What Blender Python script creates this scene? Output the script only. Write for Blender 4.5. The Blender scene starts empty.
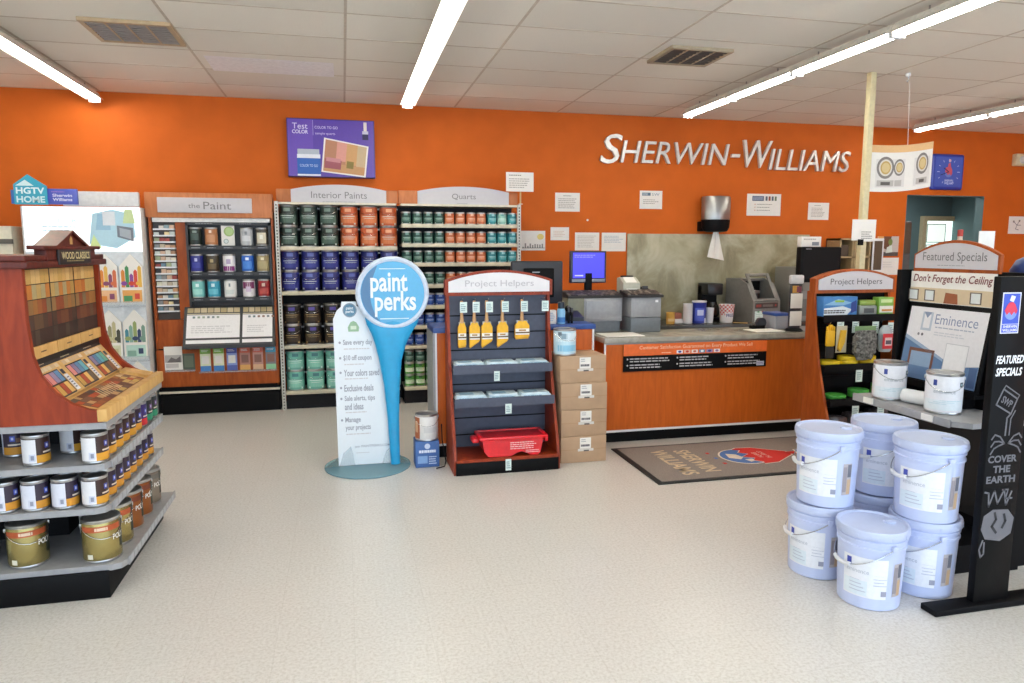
import bpy, bmesh, math, random
from mathutils import Vector, Matrix
random.seed(7)
C = bpy.context.scene.collection
PI = math.pi
RAD = math.radians

# ------------------------------------------------------------------ materials
def lin(c):
    return tuple((x / 12.92 if x <= .04045 else ((x + .055) / 1.055) ** 2.4) for x in c)

MATS = {}
def mat(name, rgb, rough=.5, metal=0., var=.04, scale=30., spec=.5, bump=0., trans=0., emit=None, es=0., coat=0., stretch=(1, 1, 1), alpha=1.):
    """procedural material: base colour broken up by a little noise"""
    if name in MATS: return MATS[name]
    m = bpy.data.materials.new(name); m.use_nodes = True
    nt = m.node_tree; b = nt.nodes['Principled BSDF']
    c = lin(rgb)
    tc = nt.nodes.new('ShaderNodeTexCoord'); mp = nt.nodes.new('ShaderNodeMapping'); mp.inputs['Scale'].default_value = stretch
    nz = nt.nodes.new('ShaderNodeTexNoise'); nz.inputs['Scale'].default_value = scale; nz.inputs['Detail'].default_value = 4
    nt.links.new(tc.outputs['Object'], mp.inputs['Vector']); nt.links.new(mp.outputs['Vector'], nz.inputs['Vector'])
    rp = nt.nodes.new('ShaderNodeValToRGB')
    rp.color_ramp.elements[0].position = .3; rp.color_ramp.elements[1].position = .7
    rp.color_ramp.elements[0].color = tuple(max(0, x * (1 - var * 2)) for x in c) + (1,)
    rp.color_ramp.elements[1].color = tuple(min(1, x * (1 + var * 2)) for x in c) + (1,)
    nt.links.new(nz.outputs['Fac'], rp.inputs['Fac']); nt.links.new(rp.outputs['Color'], b.inputs['Base Color'])
    b.inputs['Roughness'].default_value = rough; b.inputs['Metallic'].default_value = metal
    b.inputs['Specular IOR Level'].default_value = spec
    if alpha < 1: b.inputs['Alpha'].default_value = alpha
    if coat: b.inputs['Coat Weight'].default_value = coat; b.inputs['Coat Roughness'].default_value = .1
    if trans: b.inputs['Transmission Weight'].default_value = trans; b.inputs['IOR'].default_value = 1.2
    if emit: b.inputs['Emission Color'].default_value = lin(emit) + (1,); b.inputs['Emission Strength'].default_value = es
    if bump:
        bp = nt.nodes.new('ShaderNodeBump'); bp.inputs['Strength'].default_value = bump; bp.inputs['Distance'].default_value = .01
        nt.links.new(nz.outputs['Fac'], bp.inputs['Height']); nt.links.new(bp.outputs['Normal'], b.inputs['Normal'])
    MATS[name] = m; return m

def flat(rgb, rough=.55):
    """printed colour"""
    n = 'print_%02x%02x%02x' % tuple(int(x * 255) for x in rgb)
    return mat(n, rgb, rough, var=.015, scale=60)
def hexc(s): return tuple(int(s[i:i + 2], 16) / 255 for i in (0, 2, 4))
def ink(s, rough=.55): return flat(hexc(s), rough)

def wood(name, a, b_, sc=(3, 3, .6), rough=.45, coat=.04):
    m = bpy.data.materials.new(name); m.use_nodes = True; nt = m.node_tree; b = nt.nodes['Principled BSDF']
    tc = nt.nodes.new('ShaderNodeTexCoord'); mp = nt.nodes.new('ShaderNodeMapping'); mp.inputs['Scale'].default_value = sc
    nz = nt.nodes.new('ShaderNodeTexNoise'); nz.inputs['Scale'].default_value = 9; nz.inputs['Detail'].default_value = 8; nz.inputs['Distortion'].default_value = .6
    rp = nt.nodes.new('ShaderNodeValToRGB')
    rp.color_ramp.elements[0].position = .32; rp.color_ramp.elements[1].position = .68
    rp.color_ramp.elements[0].color = lin(a) + (1,); rp.color_ramp.elements[1].color = lin(b_) + (1,)
    nt.links.new(tc.outputs['Object'], mp.inputs['Vector']); nt.links.new(mp.outputs['Vector'], nz.inputs['Vector'])
    nt.links.new(nz.outputs['Fac'], rp.inputs['Fac']); nt.links.new(rp.outputs['Color'], b.inputs['Base Color'])
    b.inputs['Roughness'].default_value = rough; b.inputs['Specular IOR Level'].default_value = .3; b.inputs['Coat Weight'].default_value = coat; b.inputs['Coat Roughness'].default_value = .15
    MATS[name] = m; return m

def floor_mat():
    m = bpy.data.materials.new('speckled_vinyl_tile'); m.use_nodes = True; nt = m.node_tree; b = nt.nodes['Principled BSDF']
    tc = nt.nodes.new('ShaderNodeTexCoord')
    n1 = nt.nodes.new('ShaderNodeTexNoise'); n1.inputs['Scale'].default_value = 75; n1.inputs['Detail'].default_value = 2; n1.inputs['Roughness'].default_value = .75
    nt.links.new(tc.outputs['Object'], n1.inputs['Vector'])
    r1 = nt.nodes.new('ShaderNodeValToRGB'); e = r1.color_ramp.elements
    e[0].position = .36; e[0].color = lin((.785, .765, .74)) + (1,)
    e[1].position = .62; e[1].color = lin((.862, .85, .835)) + (1,)
    x = e.new(.47); x.color = lin((.825, .81, .795)) + (1,)
    nt.links.new(n1.outputs['Fac'], r1.inputs['Fac'])
    br = nt.nodes.new('ShaderNodeTexBrick'); br.offset = 0; br.inputs['Scale'].default_value = 1
    br.inputs['Brick Width'].default_value = .305; br.inputs['Row Height'].default_value = .305; br.inputs['Mortar Size'].default_value = .0012
    br.inputs['Color1'].default_value = (1, 1, 1, 1); br.inputs['Color2'].default_value = (.975, .975, .972, 1); br.inputs['Mortar'].default_value = (.88, .87, .86, 1)
    nt.links.new(tc.outputs['Object'], br.inputs['Vector'])
    mx = nt.nodes.new('ShaderNodeMix'); mx.data_type = 'RGBA'; mx.blend_type = 'MULTIPLY'; mx.inputs['Factor'].default_value = 1
    nt.links.new(r1.outputs['Color'], mx.inputs['A']); nt.links.new(br.outputs['Color'], mx.inputs['B'])
    nt.links.new(mx.outputs['Result'], b.inputs['Base Color'])
    n2 = nt.nodes.new('ShaderNodeTexNoise'); n2.inputs['Scale'].default_value = 3; nt.links.new(tc.outputs['Object'], n2.inputs['Vector'])
    mr = nt.nodes.new('ShaderNodeMapRange'); mr.inputs['To Min'].default_value = .27; mr.inputs['To Max'].default_value = .29
    nt.links.new(n2.outputs['Fac'], mr.inputs['Value']); nt.links.new(mr.outputs['Result'], b.inputs['Roughness'])
    return m

def ceil_mat():
    m = bpy.data.materials.new('ceiling_tile'); m.use_nodes = True; nt = m.node_tree; b = nt.nodes['Principled BSDF']
    tc = nt.nodes.new('ShaderNodeTexCoord'); mp = nt.nodes.new('ShaderNodeMapping'); mp.inputs['Location'].default_value = (-.057, -7.48 + .55 * 20, 0)
    br = nt.nodes.new('ShaderNodeTexBrick'); br.offset = 0; br.inputs['Scale'].default_value = 1; br.inputs['Brick Width'].default_value = 1.10; br.inputs['Row Height'].default_value = .55; br.inputs['Mortar Size'].default_value = .0
    br.inputs['Color1'].default_value = lin((.95, .935, .89)) + (1,); br.inputs['Color2'].default_value = lin((.905, .89, .845)) + (1,)
    nz = nt.nodes.new('ShaderNodeTexNoise'); nz.inputs['Scale'].default_value = 60; nz.inputs['Detail'].default_value = 5
    nt.links.new(tc.outputs['Object'], mp.inputs['Vector']); nt.links.new(mp.outputs['Vector'], br.inputs['Vector']); nt.links.new(tc.outputs['Object'], nz.inputs['Vector'])
    nt.links.new(br.outputs['Color'], b.inputs['Base Color']); b.inputs['Roughness'].default_value = .85
    bp = nt.nodes.new('ShaderNodeBump'); bp.inputs['Strength'].default_value = .15; bp.inputs['Distance'].default_value = .01
    nt.links.new(nz.outputs['Fac'], bp.inputs['Height']); nt.links.new(bp.outputs['Normal'], b.inputs['Normal'])
    return m

def stone_mat(name, cols, scale, rough=.4, dist=1.2):
    m = bpy.data.materials.new(name); m.use_nodes = True; nt = m.node_tree; b = nt.nodes['Principled BSDF']
    tc = nt.nodes.new('ShaderNodeTexCoord'); n1 = nt.nodes.new('ShaderNodeTexNoise')
    n1.inputs['Scale'].default_value = scale; n1.inputs['Detail'].default_value = 7; n1.inputs['Distortion'].default_value = dist; n1.inputs['Roughness'].default_value = .6
    nt.links.new(tc.outputs['Object'], n1.inputs['Vector'])
    r1 = nt.nodes.new('ShaderNodeValToRGB'); e = r1.color_ramp.elements
    e[0].position = .3; e[0].color = lin(cols[0]) + (1,); e[1].position = .68; e[1].color = lin(cols[2]) + (1,)
    x = e.new(.48); x.color = lin(cols[1]) + (1,)
    nt.links.new(n1.outputs['Fac'], r1.inputs['Fac']); nt.links.new(r1.outputs['Color'], b.inputs['Base Color'])
    b.inputs['Roughness'].default_value = rough
    return m

ORANGE = mat('orange_wall_paint', (.80, .385, .11), .7, var=.03, scale=4, bump=.02, spec=.25)
TEAL = mat('teal_wall_paint', (.36, .46, .47), .6, var=.03, scale=4)
CEILM = ceil_mat()
GRIDM = mat('ceiling_tee', (.80, .76, .70), .8, spec=.1)
FLOORM = floor_mat()
WHITEP = mat('white_paint', (.88, .87, .85), .5)
CREAM = mat('cream_metal', (.85, .82, .74), .4)
GREYM = mat('grey_shelf_metal', (.62, .62, .63), .4, spec=.4)
PERF = mat('perforated_upright', (.80, .79, .76), .4)
BLACKM = mat('black_metal', (.04, .04, .05), .55, spec=.15)
BLACKP = mat('black_plastic', (.035, .035, .042), .55, spec=.15)
DARK = mat('dark_back_panel', (.12, .12, .135), .6, spec=.2)
SLATE = mat('slate_grey_panel', (.29, .31, .38), .5)
CHERRY = wood('cherry_laminate', (.58, .265, .09), (.68, .34, .13))
CHERRYD = wood('dark_cherry', (.30, .115, .08), (.40, .155, .11))
CHERRYR = wood('red_cherry', (.50, .17, .06), (.60, .225, .09))
TAN = wood('tan_header_laminate', (.72, .44, .27), (.79, .50, .32))
ORLAM = wood('orange_counter_laminate', (.74, .35, .105), (.80, .395, .13), sc=(4, 4, .5), rough=.35)
PINE = wood('light_maple', (.80, .62, .36), (.88, .72, .46))
STEEL = mat('stainless_steel', (.62, .62, .62), .32, metal=.85, var=.03, scale=3)
CHROME = mat('chrome', (.75, .75, .76), .2, metal=1.)
TIN = mat('tin_can_metal', (.72, .72, .72), .28, metal=.9)
STONE = stone_mat('grey_laminate_counter', ((.50, .49, .45), (.60, .585, .54), (.70, .68, .63)), 4, .25)
SPLASH = stone_mat('olive_stone_splashback', ((.47, .445, .34), (.60, .575, .46), (.72, .70, .60)), 2.2, .35)
CARD = mat('brown_cardboard', (.71, .59, .475), .8, var=.03, scale=12)
PAPER = mat('white_paper', (.93, .915, .89), .7, var=.01)
WPLAS = mat('white_plastic', (.90, .90, .91), .35, var=.01)
BUCKET = mat('lavender_white_pail_plastic', (.77, .81, .94), .34, var=.012)
BUCKLID = mat('pail_lid_plastic', (.75, .79, .91), .32, var=.012)
SIGNGREY = mat('sign_panel_grey', (.79, .775, .79), .4, var=.01)
SIGNWHITE = mat('sign_panel_white', (.90, .885, .89), .4, var=.01)
SIGNTXT = ink('7d7a7c')
BLUELAM = mat('blue_laminate', (.20, .32, .58), .4)
TUBE = mat('fluorescent_tube', (1, 1, 1), .4, emit=(1, .985, .93), es=23)
GLASSY = mat('clear_blue_acrylic', (.58, .78, .85), .08, var=.01, alpha=.5)
CLEARP = mat('clear_acrylic', (.86, .90, .92), .06, var=.0, alpha=.28)
CYAN = mat('cyan_gloss_plastic', (.14, .62, .83), .3, coat=.1, var=.02)
RED = mat('red_tray_plastic', (.88, .09, .14), .3, coat=.3)
RUBBER = mat('black_rubber', (.07, .07, .075), .6)
MATM = mat('grey_carpet_mat', (.53, .485, .465), .95, var=.10, scale=160, bump=.3)
TAG = mat('price_tag_card', (.86, .92, .90), .5)

# ------------------------------------------------------------------ geometry
def frame(o, u, v):
    u = Vector(u).normalized(); v = Vector(v).normalized(); n = u.cross(v)
    return Matrix(((u.x, v.x, n.x, o[0]), (u.y, v.y, n.y, o[1]), (u.z, v.z, n.z, o[2]), (0, 0, 0, 1)))
def FY(x, y, z): return frame((x, y, z), (1, 0, 0), (0, 0, 1))     # faces -Y
def FXM(x, y, z): return frame((x, y, z), (0, -1, 0), (0, 0, 1))   # faces -X
def FXP(x, y, z): return frame((x, y, z), (0, 1, 0), (0, 0, 1))    # faces +X
def FT(x, y, z): return frame((x, y, z), (1, 0, 0), (0, 1, 0))     # faces up

LAY = .0007
class MB:
    def __init__(self): self.v = []; self.f = []; self.m = []; self.s = []; self.mats = []
    def mi(self, m):
        if m not in self.mats: self.mats.append(m)
        return self.mats.index(m)
    def add(self, vs, fs, m, M=None, smooth=False):
        o = len(self.v); i = self.mi(m)
        self.v += [tuple(M @ Vector(p)) if M is not None else tuple(p) for p in vs]
        for f in fs: self.f.append([o + k for k in f]); self.m.append(i); self.s.append(smooth)
        return self
    def box(self, x0, x1, y0, y1, z0, z1, m, bev=0, M=None, seg=2):
        if bev:
            b = bmesh.new(); r = bmesh.ops.create_cube(b, size=1)
            for q in b.verts: q.co = ((x0 + x1) / 2 + q.co.x * (x1 - x0), (y0 + y1) / 2 + q.co.y * (y1 - y0), (z0 + z1) / 2 + q.co.z * (z1 - z0))
            bmesh.ops.bevel(b, geom=b.edges[:], offset=bev, segments=seg, profile=.5, affect='EDGES')
            b.verts.index_update(); vs = [q.co[:] for q in b.verts]; fs = [[q.index for q in f.verts] for f in b.faces]; b.free()
            return self.add(vs, fs, m, M, True)
        vs = [(x0, y0, z0), (x1, y0, z0), (x1, y1, z0), (x0, y1, z0), (x0, y0, z1), (x1, y0, z1), (x1, y1, z1), (x0, y1, z1)]
        return self.add(vs, [(0, 3, 2, 1), (4, 5, 6, 7), (0, 1, 5, 4), (1, 2, 6, 5), (2, 3, 7, 6), (3, 0, 4, 7)], m, M)
    def prism(self, pts, a, b, axis, m, M=None, smooth=False):
        n = len(pts); area = sum(pts[i][0] * pts[(i + 1) % n][1] - pts[(i + 1) % n][0] * pts[i][1] for i in range(n))
        if area < 0: pts = pts[::-1]
        mk = {'x': lambda p, t: (t, p[0], p[1]), 'y': lambda p, t: (p[0], t, p[1]), 'z': lambda p, t: (p[0], p[1], t)}[axis]
        vs = [mk(p, a) for p in pts] + [mk(p, b) for p in pts]
        flip = (axis == 'y')
        lo = list(range(n)); hi = list(range(n, 2 * n))
        fs = [lo[::-1], hi] + [(i, (i + 1) % n, n + (i + 1) % n, n + i) for i in range(n)]
        if (a > b) != flip: fs = [list(f)[::-1] for f in fs]
        self.add(vs, fs[:2], m, M); o = len(self.v) - len(vs)
        i = self.mi(m)
        for f in fs[2:]: self.f.append([o + k for k in f]); self.m.append(i); self.s.append(smooth)
        return self
    def lathe(self, prof, m, seg=24, x=0, y=0, M=None, smooth=True, sx=1, sy=1):
        vs = []; fs = []; n = len(prof)
        for r, z in prof:
            for k in range(seg):
                a = 2 * PI * k / seg; vs.append((x + sx * r * math.cos(a), y + sy * r * math.sin(a), z))
        for j in range(n - 1):
            for k in range(seg):
                k2 = (k + 1) % seg; fs.append((j * seg + k, j * seg + k2, (j + 1) * seg + k2, (j + 1) * seg + k))
        self.add(vs, fs, m, M, smooth); o = len(self.v) - len(vs); i = self.mi(m)
        if prof[0][0] > 1e-6: self.f.append([o + k for k in range(seg)][::-1]); self.m.append(i); self.s.append(False)
        if prof[-1][0] > 1e-6: self.f.append([o + (n - 1) * seg + k for k in range(seg)]); self.m.append(i); self.s.append(False)
        return self
    def cyl(self, x, y, z0, z1, r, m, seg=20, M=None, r2=None): return self.lathe([(r, z0), (r if r2 is None else r2, z1)], m, seg, x, y, M)
    def tube(self, pts, r, m, seg=6, M=None, closed=False):
        P = [Vector(p) for p in pts]; n = len(P); vs = []; fs = []; up = None
        for i, p in enumerate(P):
            if closed: t = P[(i + 1) % n] - P[i - 1]
            else: t = P[min(i + 1, n - 1)] - P[max(i - 1, 0)]
            t.normalize()
            if up is None: up = t.orthogonal().normalized()
            else: up = (up - t * up.dot(t)).normalized()
            w = t.cross(up)
            rr = r[i] if isinstance(r, (list, tuple)) else r
            for k in range(seg):
                a = 2 * PI * k / seg; vs.append(p + up * (rr * math.cos(a)) + w * (rr * math.sin(a)))
        for i in range(n if closed else n - 1):
            j = (i + 1) % n
            for k in range(seg):
                k2 = (k + 1) % seg; fs.append((i * seg + k, i * seg + k2, j * seg + k2, j * seg + k))
        if not closed: fs += [list(range(seg))[::-1], [(n - 1) * seg + k for k in range(seg)]]
        return self.add(vs, fs, m, M, True)
    def patch(self, r, a0, a1, z0, z1, m, seg=8, r2=None):
        """piece of a cylinder wall, angles in degrees from the -Y side"""
        vs = []; r2 = r if r2 is None else r2
        for k in range(seg + 1):
            a = RAD(a0 + (a1 - a0) * k / seg); vs += [(r * math.sin(a), -r * math.cos(a), z0), (r2 * math.sin(a), -r2 * math.cos(a), z1)]
        return self.add(vs, [(2 * k, 2 * k + 2, 2 * k + 3, 2 * k + 1) for k in range(seg)], m, None, True)
    def poly(self, F, pts, layer, m):
        n = len(pts)
        if sum(pts[i][0] * pts[(i + 1) % n][1] - pts[(i + 1) % n][0] * pts[i][1] for i in range(n)) < 0: pts = pts[::-1]
        return self.add([(p[0], p[1], layer * LAY) for p in pts], [list(range(n))], m, F)
    def rect(self, F, u0, v0, u1, v1, layer, m): return self.poly(F, [(u0, v0), (u1, v0), (u1, v1), (u0, v1)], layer, m)
    def disc(self, F, cx, cy, rx, ry, layer, m, seg=24): return self.poly(F, [(cx + rx * math.cos(2 * PI * k / seg), cy + ry * math.sin(2 * PI * k / seg)) for k in range(seg)], layer, m)
    def line(self, F, pts, w, layer, m):
        for (a, b) in zip(pts, pts[1:]):
            d = Vector((b[0] - a[0], b[1] - a[1]));
            if d.length < 1e-9: continue
            d.normalize(); n = Vector((-d.y, d.x)) * w / 2; e = d * w * .3
            self.poly(F, [(a[0] - e.x + n.x, a[1] - e.y + n.y), (a[0] - e.x - n.x, a[1] - e.y - n.y), (b[0] + e.x - n.x, b[1] + e.y - n.y), (b[0] + e.x + n.x, b[1] + e.y + n.y)], layer, m)
        return self
    def text(self, F, s, cx, cy, w, h, layer, m, shear=0., bold=0., ext=0., bend=None, align='c', rot=0.):
        vs, fs = text_geo(s, shear, bold, ext)
        x0 = min(p[0] for p in vs); x1 = max(p[0] for p in vs); y0 = min(p[1] for p in vs); y1 = max(p[1] for p in vs)
        kx = w / (x1 - x0) if w else None; ky = h / (y1 - y0) if h else None
        kx = kx or ky; ky = ky or kx
        ox = {'c': cx - kx * (x1 + x0) / 2, 'l': cx - kx * x0, 'r': cx - kx * x1}[align]
        oy = cy - ky * (y0 + y1) / 2
        q = [(ox + kx * p[0], oy + ky * p[1], p[2] + layer * LAY) for p in vs]
        if rot:
            c_, s_ = math.cos(rot), math.sin(rot); q = [(cx + (p[0] - cx) * c_ - (p[1] - cy) * s_, cy + (p[0] - cx) * s_ + (p[1] - cy) * c_, p[2]) for p in q]
        if bend:
            q = [((bend + p[2]) * math.sin(p[0] / bend), -(bend + p[2]) * math.cos(p[0] / bend), p[1]) for p in q]; F = F or None
        return self.add(q, fs, m, F)
    def scribble(self, F, u0, v0, u1, v1, n, layer, m, fill=.45, ragged=.3):
        """n lines of small print too fine to read"""
        p = (v1 - v0) / n
        for k in range(n):
            y = v1 - (k + .5) * p; x1 = u1 - (u1 - u0) * ragged * random.random(); x = u0
            while x < x1 - .002:
                w = min((u1 - u0) * random.uniform(.06, .16), x1 - x); self.rect(F, x, y - p * fill / 2, x + w, y + p * fill / 2, layer, m); x += w + (u1 - u0) * .02
        return self
    def mesh(self, name):
        me = bpy.data.meshes.new(name); me.from_pydata(self.v, [], self.f)
        for m in self.mats: me.materials.append(m)
        me.polygons.foreach_set('material_index', self.m); me.polygons.foreach_set('use_smooth', self.s)
        me.update()
        if any(self.s): me.set_sharp_from_angle(angle=RAD(38))
        return me
    def build(self, name, parent=None, loc=(0, 0, 0), rotz=0.):
        return obj(name, self.mesh(name), parent, loc, rotz)

_TXT = {}
def text_geo(s, shear, bold, ext):
    k = (s, shear, bold, ext)
    if k in _TXT: return _TXT[k]
    cu = bpy.data.curves.new('lettering', 'FONT'); cu.body = s; cu.size = 1; cu.shear = shear; cu.offset = bold; cu.extrude = ext; cu.resolution_u = 3
    cu.fill_mode = 'BOTH' if ext else 'FRONT'; cu.space_line = .85; cu.align_x = 'CENTER' if '\n' in s else 'LEFT'
    ob = bpy.data.objects.new('lettering', cu); C.objects.link(ob)
    dg = bpy.context.evaluated_depsgraph_get(); me = bpy.data.meshes.new_from_object(ob.evaluated_get(dg))
    vs = [tuple(p.co) for p in me.vertices]; fs = [list(f.vertices) for f in me.polygons]
    bpy.data.objects.remove(ob); bpy.data.curves.remove(cu); bpy.data.meshes.remove(me)
    _TXT[k] = (vs, fs); return vs, fs

def obj(name, me, parent=None, loc=(0, 0, 0), rotz=0.):
    o = bpy.data.objects.new(name, me); C.objects.link(o); o.location = loc; o.rotation_euler = (0, 0, rotz)
    if parent is not None: o.parent = parent
    return o
def tag(o, label, cat, group=None):
    o['label'] = label; o['category'] = cat
    if group: o['group'] = group
    return o
def thing(name, label, cat, loc=(0, 0, 0), rotz=0., group=None):
    return tag(obj(name, None, None, loc, rotz), label, cat, group)
def struct(name, mb, label=None, parent=None, loc=(0, 0, 0)):
    o = mb.build(name, parent, loc)
    if parent is None: o['kind'] = 'structure'
    if label: o['label'] = label
    return o
def kids(o): return [c for c in C.objects if c.parent == o]
ORD = ['first', 'second', 'third', 'fourth', 'fifth', 'sixth', 'seventh', 'eighth', 'ninth', 'tenth', 'eleventh', 'twelfth', 'thirteenth', 'fourteenth']
def nth(i, n):
    if i == 0: return 'leftmost'
    if i == n - 1: return 'rightmost'
    return ORD[i] + ' from left'

# ------------------------------------------------------------------ paint cans
CANS = {}
def can_meshes(key, r, h, body_m, art, lid_m=None, handle=True, seg=22):
    """body, label, lid and wire handle of a tin; art(mb, r) paints the label band"""
    if key in CANS: return CANS[key]
    d = {}
    b = MB().lathe([(r * .97, 0), (r, .003), (r, .006), (r * .985, .009), (r * .985, h - .012), (r, h - .009), (r * 1.012, h - .003), (r * .99, h), (r * .9, h), (r * .88, h - .006), (r * .86, h - .006)], TIN, seg)
    d['body'] = b.mesh('body')
    l = MB(); l.lathe([(r * .99, .010), (r * .995, .011), (r * .995, h - .015), (r * .99, h - .014)], body_m, seg)
    l.f = l.f[:-2]; l.m = l.m[:-2]; l.s = l.s[:-2]
    art(l, r * 1.0); d['label'] = l.mesh('label')
    d['lid'] = MB().lathe([(r * .84, h - .0045), (r * .84, h - .0008), (r * .78, h - .0008), (r * .75, h - .0035), (0.0001, h - .0035)], lid_m or TIN, seg).mesh('lid')
    if handle:
        w = MB(); rr = r * 1.03; zt = h * .86; pts = []
        for k in range(13):
            a = RAD(-90 + 15 * k); pts.append((rr * math.sin(a), -rr * math.cos(a), zt - .30 * h * math.cos(a)))
        w.tube(pts, .0016, CHROME, 5)
        for s in (-1, 1): w.box(s * rr - .004, s * rr + .004, -.007, .007, zt - .008, zt + .008, TIN, .002)
        d['handle'] = w.mesh('handle')
    CANS[key] = d; return d
def put_can(key, x, y, z, label, group=None, rotz=0., name='paint_can', cat='paint can'):
    d = CANS[key]; t = thing(name, label, cat, (x, y, z), rotz, group)
    for k in d: obj(k, d[k], t)
    return t

def art_dots(main, band, mark, dot='c8d2cc'):
    def f(l, r):
        l.patch(r * 1.003, -62, 62, .030, .105 if r > .07 else .07, ink(band), 8)
        H = .197 if r > .07 else .125
        l.patch(r * 1.006, -20, 20, H * .70, H * .86, ink(mark), 4)
        l.patch(r * 1.006, -45, 45, H * .47, H * .50, ink(dot), 6)
        l.patch(r * 1.006, -36, 36, H * .38, H * .40, ink(dot), 6)
        for s in (-1, 1): l.patch(r * 1.006, s * 46 - 7, s * 46 + 7, H * .09, H * .17, ink(dot), 2)
    return f
G = (.0855, .197); Q = (.050, .122)
def simple_can(key, size, main, band, mark, dot='c8d2cc', handle=None):
    can_meshes(key, size[0], size[1], ink(main, .3), art_dots(main, band, mark, dot), handle=(size is G) if handle is None else handle)
simple_can('g_green', G, '28352f', '4b6257', '6f8379')
simple_can('g_orange', G, 'b9552c', 'd07a4c', 'e0a27c')
simple_can('g_navy', G, '23286f', '343a8c', '5a66b0')
simple_can('g_black', G, '1a1716', '3a2c1e', '51449a', 'a88f60')
simple_can('g_aqua', G, '6fb7a8', '8fd0c0', '4a7f86', 'e6f2ee')
simple_can('q_green', Q, '24483f', '4a7264', '6f978b', 'b9cfc5')
simple_can('q_orange', Q, 'c0643a', 'd98a60', 'eab595', 'f0d8c8')
simple_can('q_teal', Q, '2c7f86', '4ca0a6', '8fc8cc', 'd5ecec')
simple_can('q_pale', Q, '8fc0b2', 'a8d4c4', '5d9a94', 'eef6f2')
simple_can('q_blue', Q, '22418f', '3c62ae', '87a2d8', 'd0dcf0')
simple_can('q_lime', Q, '4f9440', 'e4efdc', '2c5f38', '6fb04c')
# ================================================================== the room
YW = 7.5; ZC = 3.0
struct('floor', MB().box(-4.6, 9.7, -3.2, 9.4, -.1, 0, FLOORM))
struct('ceiling', MB().box(-4.6, 9.7, -3.2, 7.62, ZC, ZC + .12, CEILM))
g = MB()
for i in range(-4, 9):
    x = .057 + 1.10 * i; g.box(x - .009, x + .009, -3, YW, ZC - .002, ZC + .01, GRIDM)
for k in range(0, 20):
    y = YW - .02 - .55 * k; g.box(-4.5, 9.6, y - .008, y + .008, ZC - .0015, ZC + .01, GRIDM)
struct('trim_1', g, 'metal tee grid of the suspended ceiling')
DX0, DX1, DZ = 6.74, 7.89, 2.215
w = MB(); w.box(-4.6, DX0, YW, YW + .12, 0, ZC, ORANGE); w.box(DX1, 9.7, YW, YW + .12, 0, ZC, ORANGE); w.box(DX0, DX1, YW, YW + .12, DZ, ZC, ORANGE)
struct('wall_back', w)
struct('wall_left', MB().box(-4.72, -4.6, -3.2, 7.62, 0, ZC, WHITEP))
struct('wall_right', MB().box(9.7, 9.82, -3.2, 9.4, 0, ZC, ORANGE))
w = MB(); w.box(-4.6, 9.7, -3.32, -3.2, 0, .25, WHITEP); w.box(-4.6, 9.7, -3.32, -3.2, 2.75, ZC, WHITEP)
w.box(-4.6, -4.2, -3.32, -3.2, .25, 2.75, WHITEP); w.box(9.3, 9.7, -3.32, -3.2, .25, 2.75, WHITEP)
struct('wall_front', w)
w = MB()
for i in range(8): w.box(-4.23 + 1.93 * i, -4.17 + 1.93 * i, -3.3, -3.22, .25, 2.75, STEEL)
w.box(-4.2, 9.3, -3.3, -3.22, .22, .28, STEEL); w.box(-4.2, 9.3, -3.3, -3.22, 2.72, 2.78, STEEL)
struct('window_2', w, 'storefront glazing bars')
# passage behind the back wall
w = MB(); w.box(DX0 - .6, DX0 - .5, YW + .12, 9.3, 0, 2.6, TEAL); w.box(DX1 + 1.2, DX1 + 1.3, YW + .12, 9.3, 0, 2.6, TEAL); w.box(DX0 - .6, DX1 + 1.3, 9.2, 9.3, 0, 2.6, TEAL)
w.box(DX0 - .6, DX1 + 1.3, YW + .12, 9.3, 2.5, 2.6, TEAL)
w.box(DX0, DX1, YW - .001, YW + .12, DZ - .004, DZ, TEAL); w.box(DX1 - .004, DX1, YW - .001, YW + .12, 0, DZ, TEAL); w.box(DX0, DX0 + .004, YW - .001, YW + .12, 0, DZ, TEAL)
struct('wall_passage', w)
DAY = mat('daylit_window', (.80, .88, .86), .4, emit=(.86, .95, .92), es=1.0)
SHEER = mat('backlit_notice_paper', (.9, .93, .9), .6, emit=(.88, .94, .90), es=.7)  # its own glow stands in for window light coming through the paper
TANFR = mat('tan_window_frame', (.76, .71, .57), .5)
w = MB(); X0, X1, Z0, Z1 = 8.60, 9.19, .95, 1.98
w.box(X0, X1, 9.16, 9.19, Z0, Z1, DAY)
for a, b, c, d in ((X0 - .07, X0, Z0 - .07, Z1 + .07), (X1, X1 + .07, Z0 - .07, Z1 + .07), (X0, X1, Z1, Z1 + .07), (X0, X1, Z0 - .07, Z0)): w.box(a, b, 9.13, 9.2, c, d, TANFR)
struct('window_1', w)
w = MB(); w.box(X0 + .03, X0 + .36, 9.155, 9.158, 1.66, 1.93, SHEER); w.box(X0 + .03, X0 + .42, 9.155, 9.158, 1.3, 1.62, SHEER)
F = FY(0, 9.154, 0)
for a, b, c, d in ((X0 + .03, 1.66, X0 + .36, 1.93), (X0 + .03, 1.3, X0 + .42, 1.62)): w.line(F, [(a, b), (c, b), (c, d), (a, d), (a, b)], .012, 1, ink('7c8d88'))
tag(w.build('window_notice'), 'pair of pale notices taped inside the bright passage window', 'notice')
GREYC = mat('grey_steel_locker', (.36, .37, .37), .45)
t = thing('storage_cabinet', 'narrow grey storage cabinet just inside the passage doorway', 'cabinet', (6.78, 7.68, 0))
MB().box(-.02, .22, 0, .42, 0, 1.90, GREYC, .006).build('body', t); MB().box(-.01, .21, -.018, 0, .06, 1.48, GREYC, .004).build('door', t); MB().box(-.01, .21, -.016, 0, 1.50, 1.88, mat('brown_door', (.36, .32, .27), .5), .004).build('door', t)
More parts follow.
